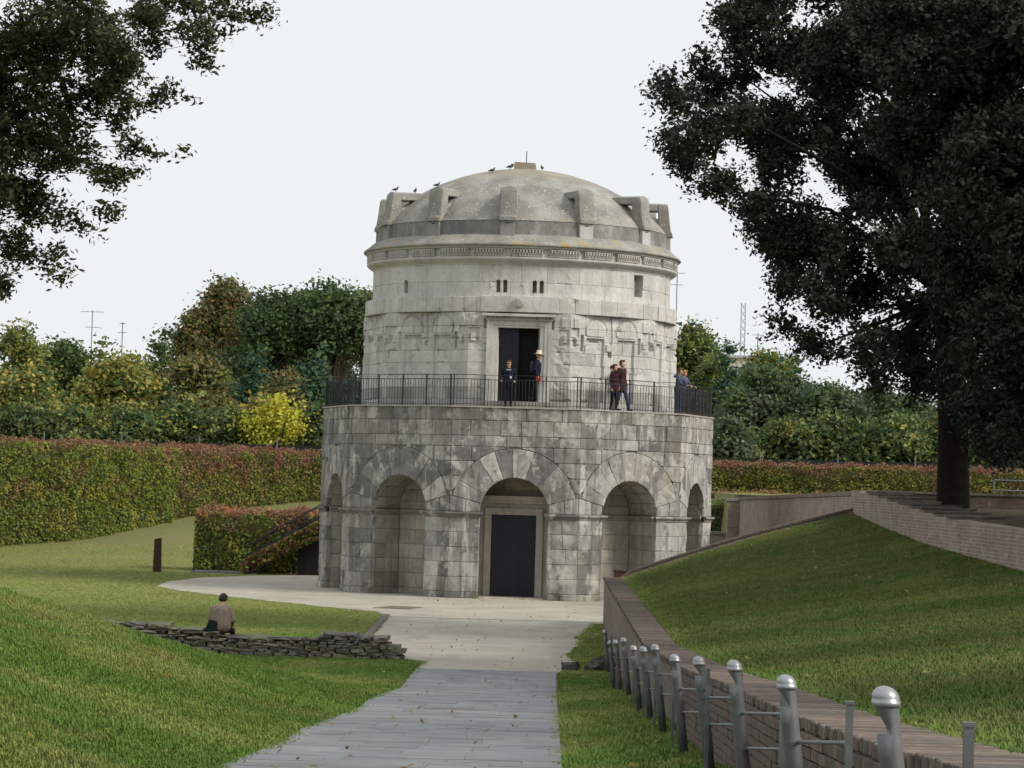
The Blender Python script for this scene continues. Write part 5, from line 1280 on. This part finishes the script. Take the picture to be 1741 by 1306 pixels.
bgo=link('shoulder_bag',me,fabric('green_black_bag',(.008,.022,.020))); bgo.location=(q.x-.25,q.y-.2,.47); bgo.rotation_euler=(0,.35,.2); tag(bgo,'dark green bag at the left side of the seated person','bag')
# pigeons
PG=plain('pigeon_grey',(.10,.10,.11),.6); PD=plain('pigeon_dark',(.035,.035,.04),.6)
def pigeon(label,loc,rz):
    t=empty('pigeon',loc,rz); t.scale=(.8,.8,.8); tag(t,label,'pigeon','pigeons on the roof')
    caps=[((0,.02,.13),.06,(0,-.06,.15),.055,0),((0,.05,.125),.05,(0,.17,.10),.018,1),((0,-.08,.17),.04,(0,-.10,.22),.028,1),((0,-.10,.23),.031,(0,-.115,.23),.028,1),((0,-.14,.228),.009,(0,-.16,.222),.005,1),((.02,-.01,.08),.009,(.02,-.02,.0),.008,1),((-.02,-.01,.08),.009,(-.02,-.02,.0),.008,1),((.05,.0,.14),.03,(.03,.13,.11),.015,1),((-.05,.0,.14),.03,(-.03,.13,.11),.015,1)]
    fuse('body',caps,[PG,PD],t,.008,1)
def roofpt(px,r,front=1):
    a,_=ray(px,310); x=a*BY-BX; y=-front*math.sqrt(max(0,r*r-x*x)); return (BX+x,BY+y,zd(math.hypot(x,y))-.005)
def sp(i,r): a=R(-5.4-.6+30*i); return (BX+r*math.sin(a),BY-r*math.cos(a),14.10)
pigeon('pigeon on the farthest left roof spur, outer one',sp(-2,5.0),R(80)); pigeon('pigeon on the farthest left roof spur, near the dome',sp(-2,4.25),R(20))
pigeon('pigeon on the dome skyline above the second left spur',roofpt(743,3.05),R(100)); pigeon('pigeon on the dome slope left of the finial, lowest of three',roofpt(837,2.2),R(80)); pigeon('pigeon on the dome close to the left foot of the finial',roofpt(868,.75),R(90)); pigeon('pigeon in front of the finial, left side',roofpt(866,1.2),R(70)); pigeon('pigeon right of the finial block',roofpt(921,.75),R(200))
# ================================================================ grass blades and fallen leaves
def grass_points():
    pts=[]
    r2=random.Random(2)
    def put(x0,x1,y0,y1,n,ok):
        for _ in range(n):
            y=y0+(y1-y0)*r2.random(); x=x0(y)+(x1(y)-x0(y))*r2.random()
            if ok(x,y): pts.append((x,y,H(x,y)-.004))
    L=lambda y:-.2*y-.6
    put(L,lambda y:-2.74+SH*y,13,30,9000,lambda x,y:True); put(L,lambda y:-2.74+SH*y,30,59.4,15000,lambda x,y:True)
    put(lambda y:.16+SH*y,lambda y:xl(y)-.02,13,57,3600,lambda x,y:True)
    put(lambda y:xl(y)+.52,lambda y:min(9.66,.19*y+.8),11,45,14000,lambda x,y:True); put(lambda y:xl(y)+.54,lambda y:9.66,45,77.9,10000,lambda x,y:True)
    poly=[(p.x,p.y) for p in gp]
    def inside(x,y):
        c=False;n=len(poly)
        for i in range(n):
            (x1,y1),(x2,y2)=poly[i],poly[(i+1)%n]
            if (y1>y)!=(y2>y) and x<(x2-x1)*(y-y1)/(y2-y1)+x1: c=not c
        return c
    put(lambda y:-.2*y-.6,lambda y:-1.9,59.3,84,9000,lambda x,y:not inside(x,y)); put(lambda y:.8,lambda y:xl(y)-.02,56.5,78.5,1600,lambda x,y:not inside(x,y)); put(lambda y:-.2*y-.6,lambda y:-6,84,128,9000,lambda x,y:not inside(x,y) and not(-13<x<-4 and 110<y<116))
    return pts
def clump(seed,n=46,rad=.17,h0=.018,h1=.046,w=.006):
    r3=np.random.default_rng(seed); V=[];F=[]
    for i in range(n):
        a=r3.uniform(0,6.28); q=rad*math.sqrt(r3.random()); x,y=q*math.cos(a),q*math.sin(a); h=r3.uniform(h0,h1); b=r3.uniform(0,6.28); dx,dy=math.cos(b),math.sin(b); l=r3.uniform(.1,.8)*h; ww=w*r3.uniform(.7,1.3); k=len(V)
        V+=[(x-dy*ww,y+dx*ww,0),(x+dy*ww,y-dx*ww,0),(x+dx*l*.4+dy*ww*.7,y+dy*l*.4-dx*ww*.7,h*.65),(x+dx*l*.4-dy*ww*.7,y+dy*l*.4+dx*ww*.7,h*.65),(x+dx*l,y+dy*l,h)]
        F+=[(k,k+1,k+2,k+3),(k+3,k+2,k+4)]
    me=bpy.data.meshes.new('grass_clump'); me.from_pydata(V,[],F); me.materials.append(M['blade']); return me
gpnt=grass_points(); me=bpy.data.meshes.new('grass'); me.from_pydata(gpnt,[],[]); go=link('grass',me); tag(go,'short mown grass blades covering the lawns','grass',kind='stuff')
src=bpy.data.objects.new('grass_clump',clump(3))
ng=bpy.data.node_groups.new('scatter_grass','GeometryNodeTree'); ng.interface.new_socket('Geometry',in_out='INPUT',socket_type='NodeSocketGeometry'); ng.interface.new_socket('Geometry',in_out='OUTPUT',socket_type='NodeSocketGeometry')
gi=ng.nodes.new('NodeGroupInput'); gout=ng.nodes.new('NodeGroupOutput'); inst=ng.nodes.new('GeometryNodeInstanceOnPoints'); oi=ng.nodes.new('GeometryNodeObjectInfo'); oi.inputs['Object'].default_value=src
m2p=ng.nodes.new('GeometryNodeMeshToPoints'); ng.links.new(gi.outputs[0],m2p.inputs[0])
rv=ng.nodes.new('FunctionNodeRandomValue'); rv.data_type='FLOAT_VECTOR'; rv.inputs[0].default_value=(-.1,-.1,0); rv.inputs[1].default_value=(.1,.1,6.28)
rs2=ng.nodes.new('FunctionNodeRandomValue'); rs2.data_type='FLOAT'; rs2.inputs[2].default_value=.7; rs2.inputs[3].default_value=1.25
ng.links.new(m2p.outputs[0],inst.inputs['Points']); ng.links.new(oi.outputs['Geometry'],inst.inputs['Instance']); ng.links.new(rv.outputs[0],inst.inputs['Rotation']); ng.links.new(rs2.outputs[1],inst.inputs['Scale']); ng.links.new(inst.outputs[0],gout.inputs[0])
md=go.modifiers.new('scatter','NODES'); md.node_group=ng
r4=random.Random(8); pos=[]
for _ in range(420):
    y=r4.uniform(14,76); x=r4.uniform(xl(y)+.7,9.5); 
    if r4.random()<.25+.75*(x/9.5)**2: pos.append((x,y,H(x,y)+.035))
for _ in range(260):
    y=r4.uniform(112,140); x=r4.uniform(-24,-9); pos.append((x,y,H(x,y)+.03))
for _ in range(170):
    y=r4.uniform(16,56); s_=r4.uniform(-6,1.2); x=s_+SH*y; pos.append((x,y,(zp(y)+.07) if -2.73<s_<.14 else H(x,y)+.04))
for _ in range(90):
    y=r4.uniform(58,92); x=r4.uniform(-3,2.2); pos.append((x,y,.03))
pos=np.array(pos); fl=link('fallen_leaves',leaves('fallen_leaves',pos,.085,pick([(.36,.26,.06),(.30,.18,.05),(.40,.34,.12),(.22,.12,.05)],len(pos)),.6,np.tile(np.array([0,0,1.]),(len(pos),1)),.8),M['leaf']); tag(fl,'scattered yellow and brown fallen leaves on the grass banks','leaves',kind='stuff')
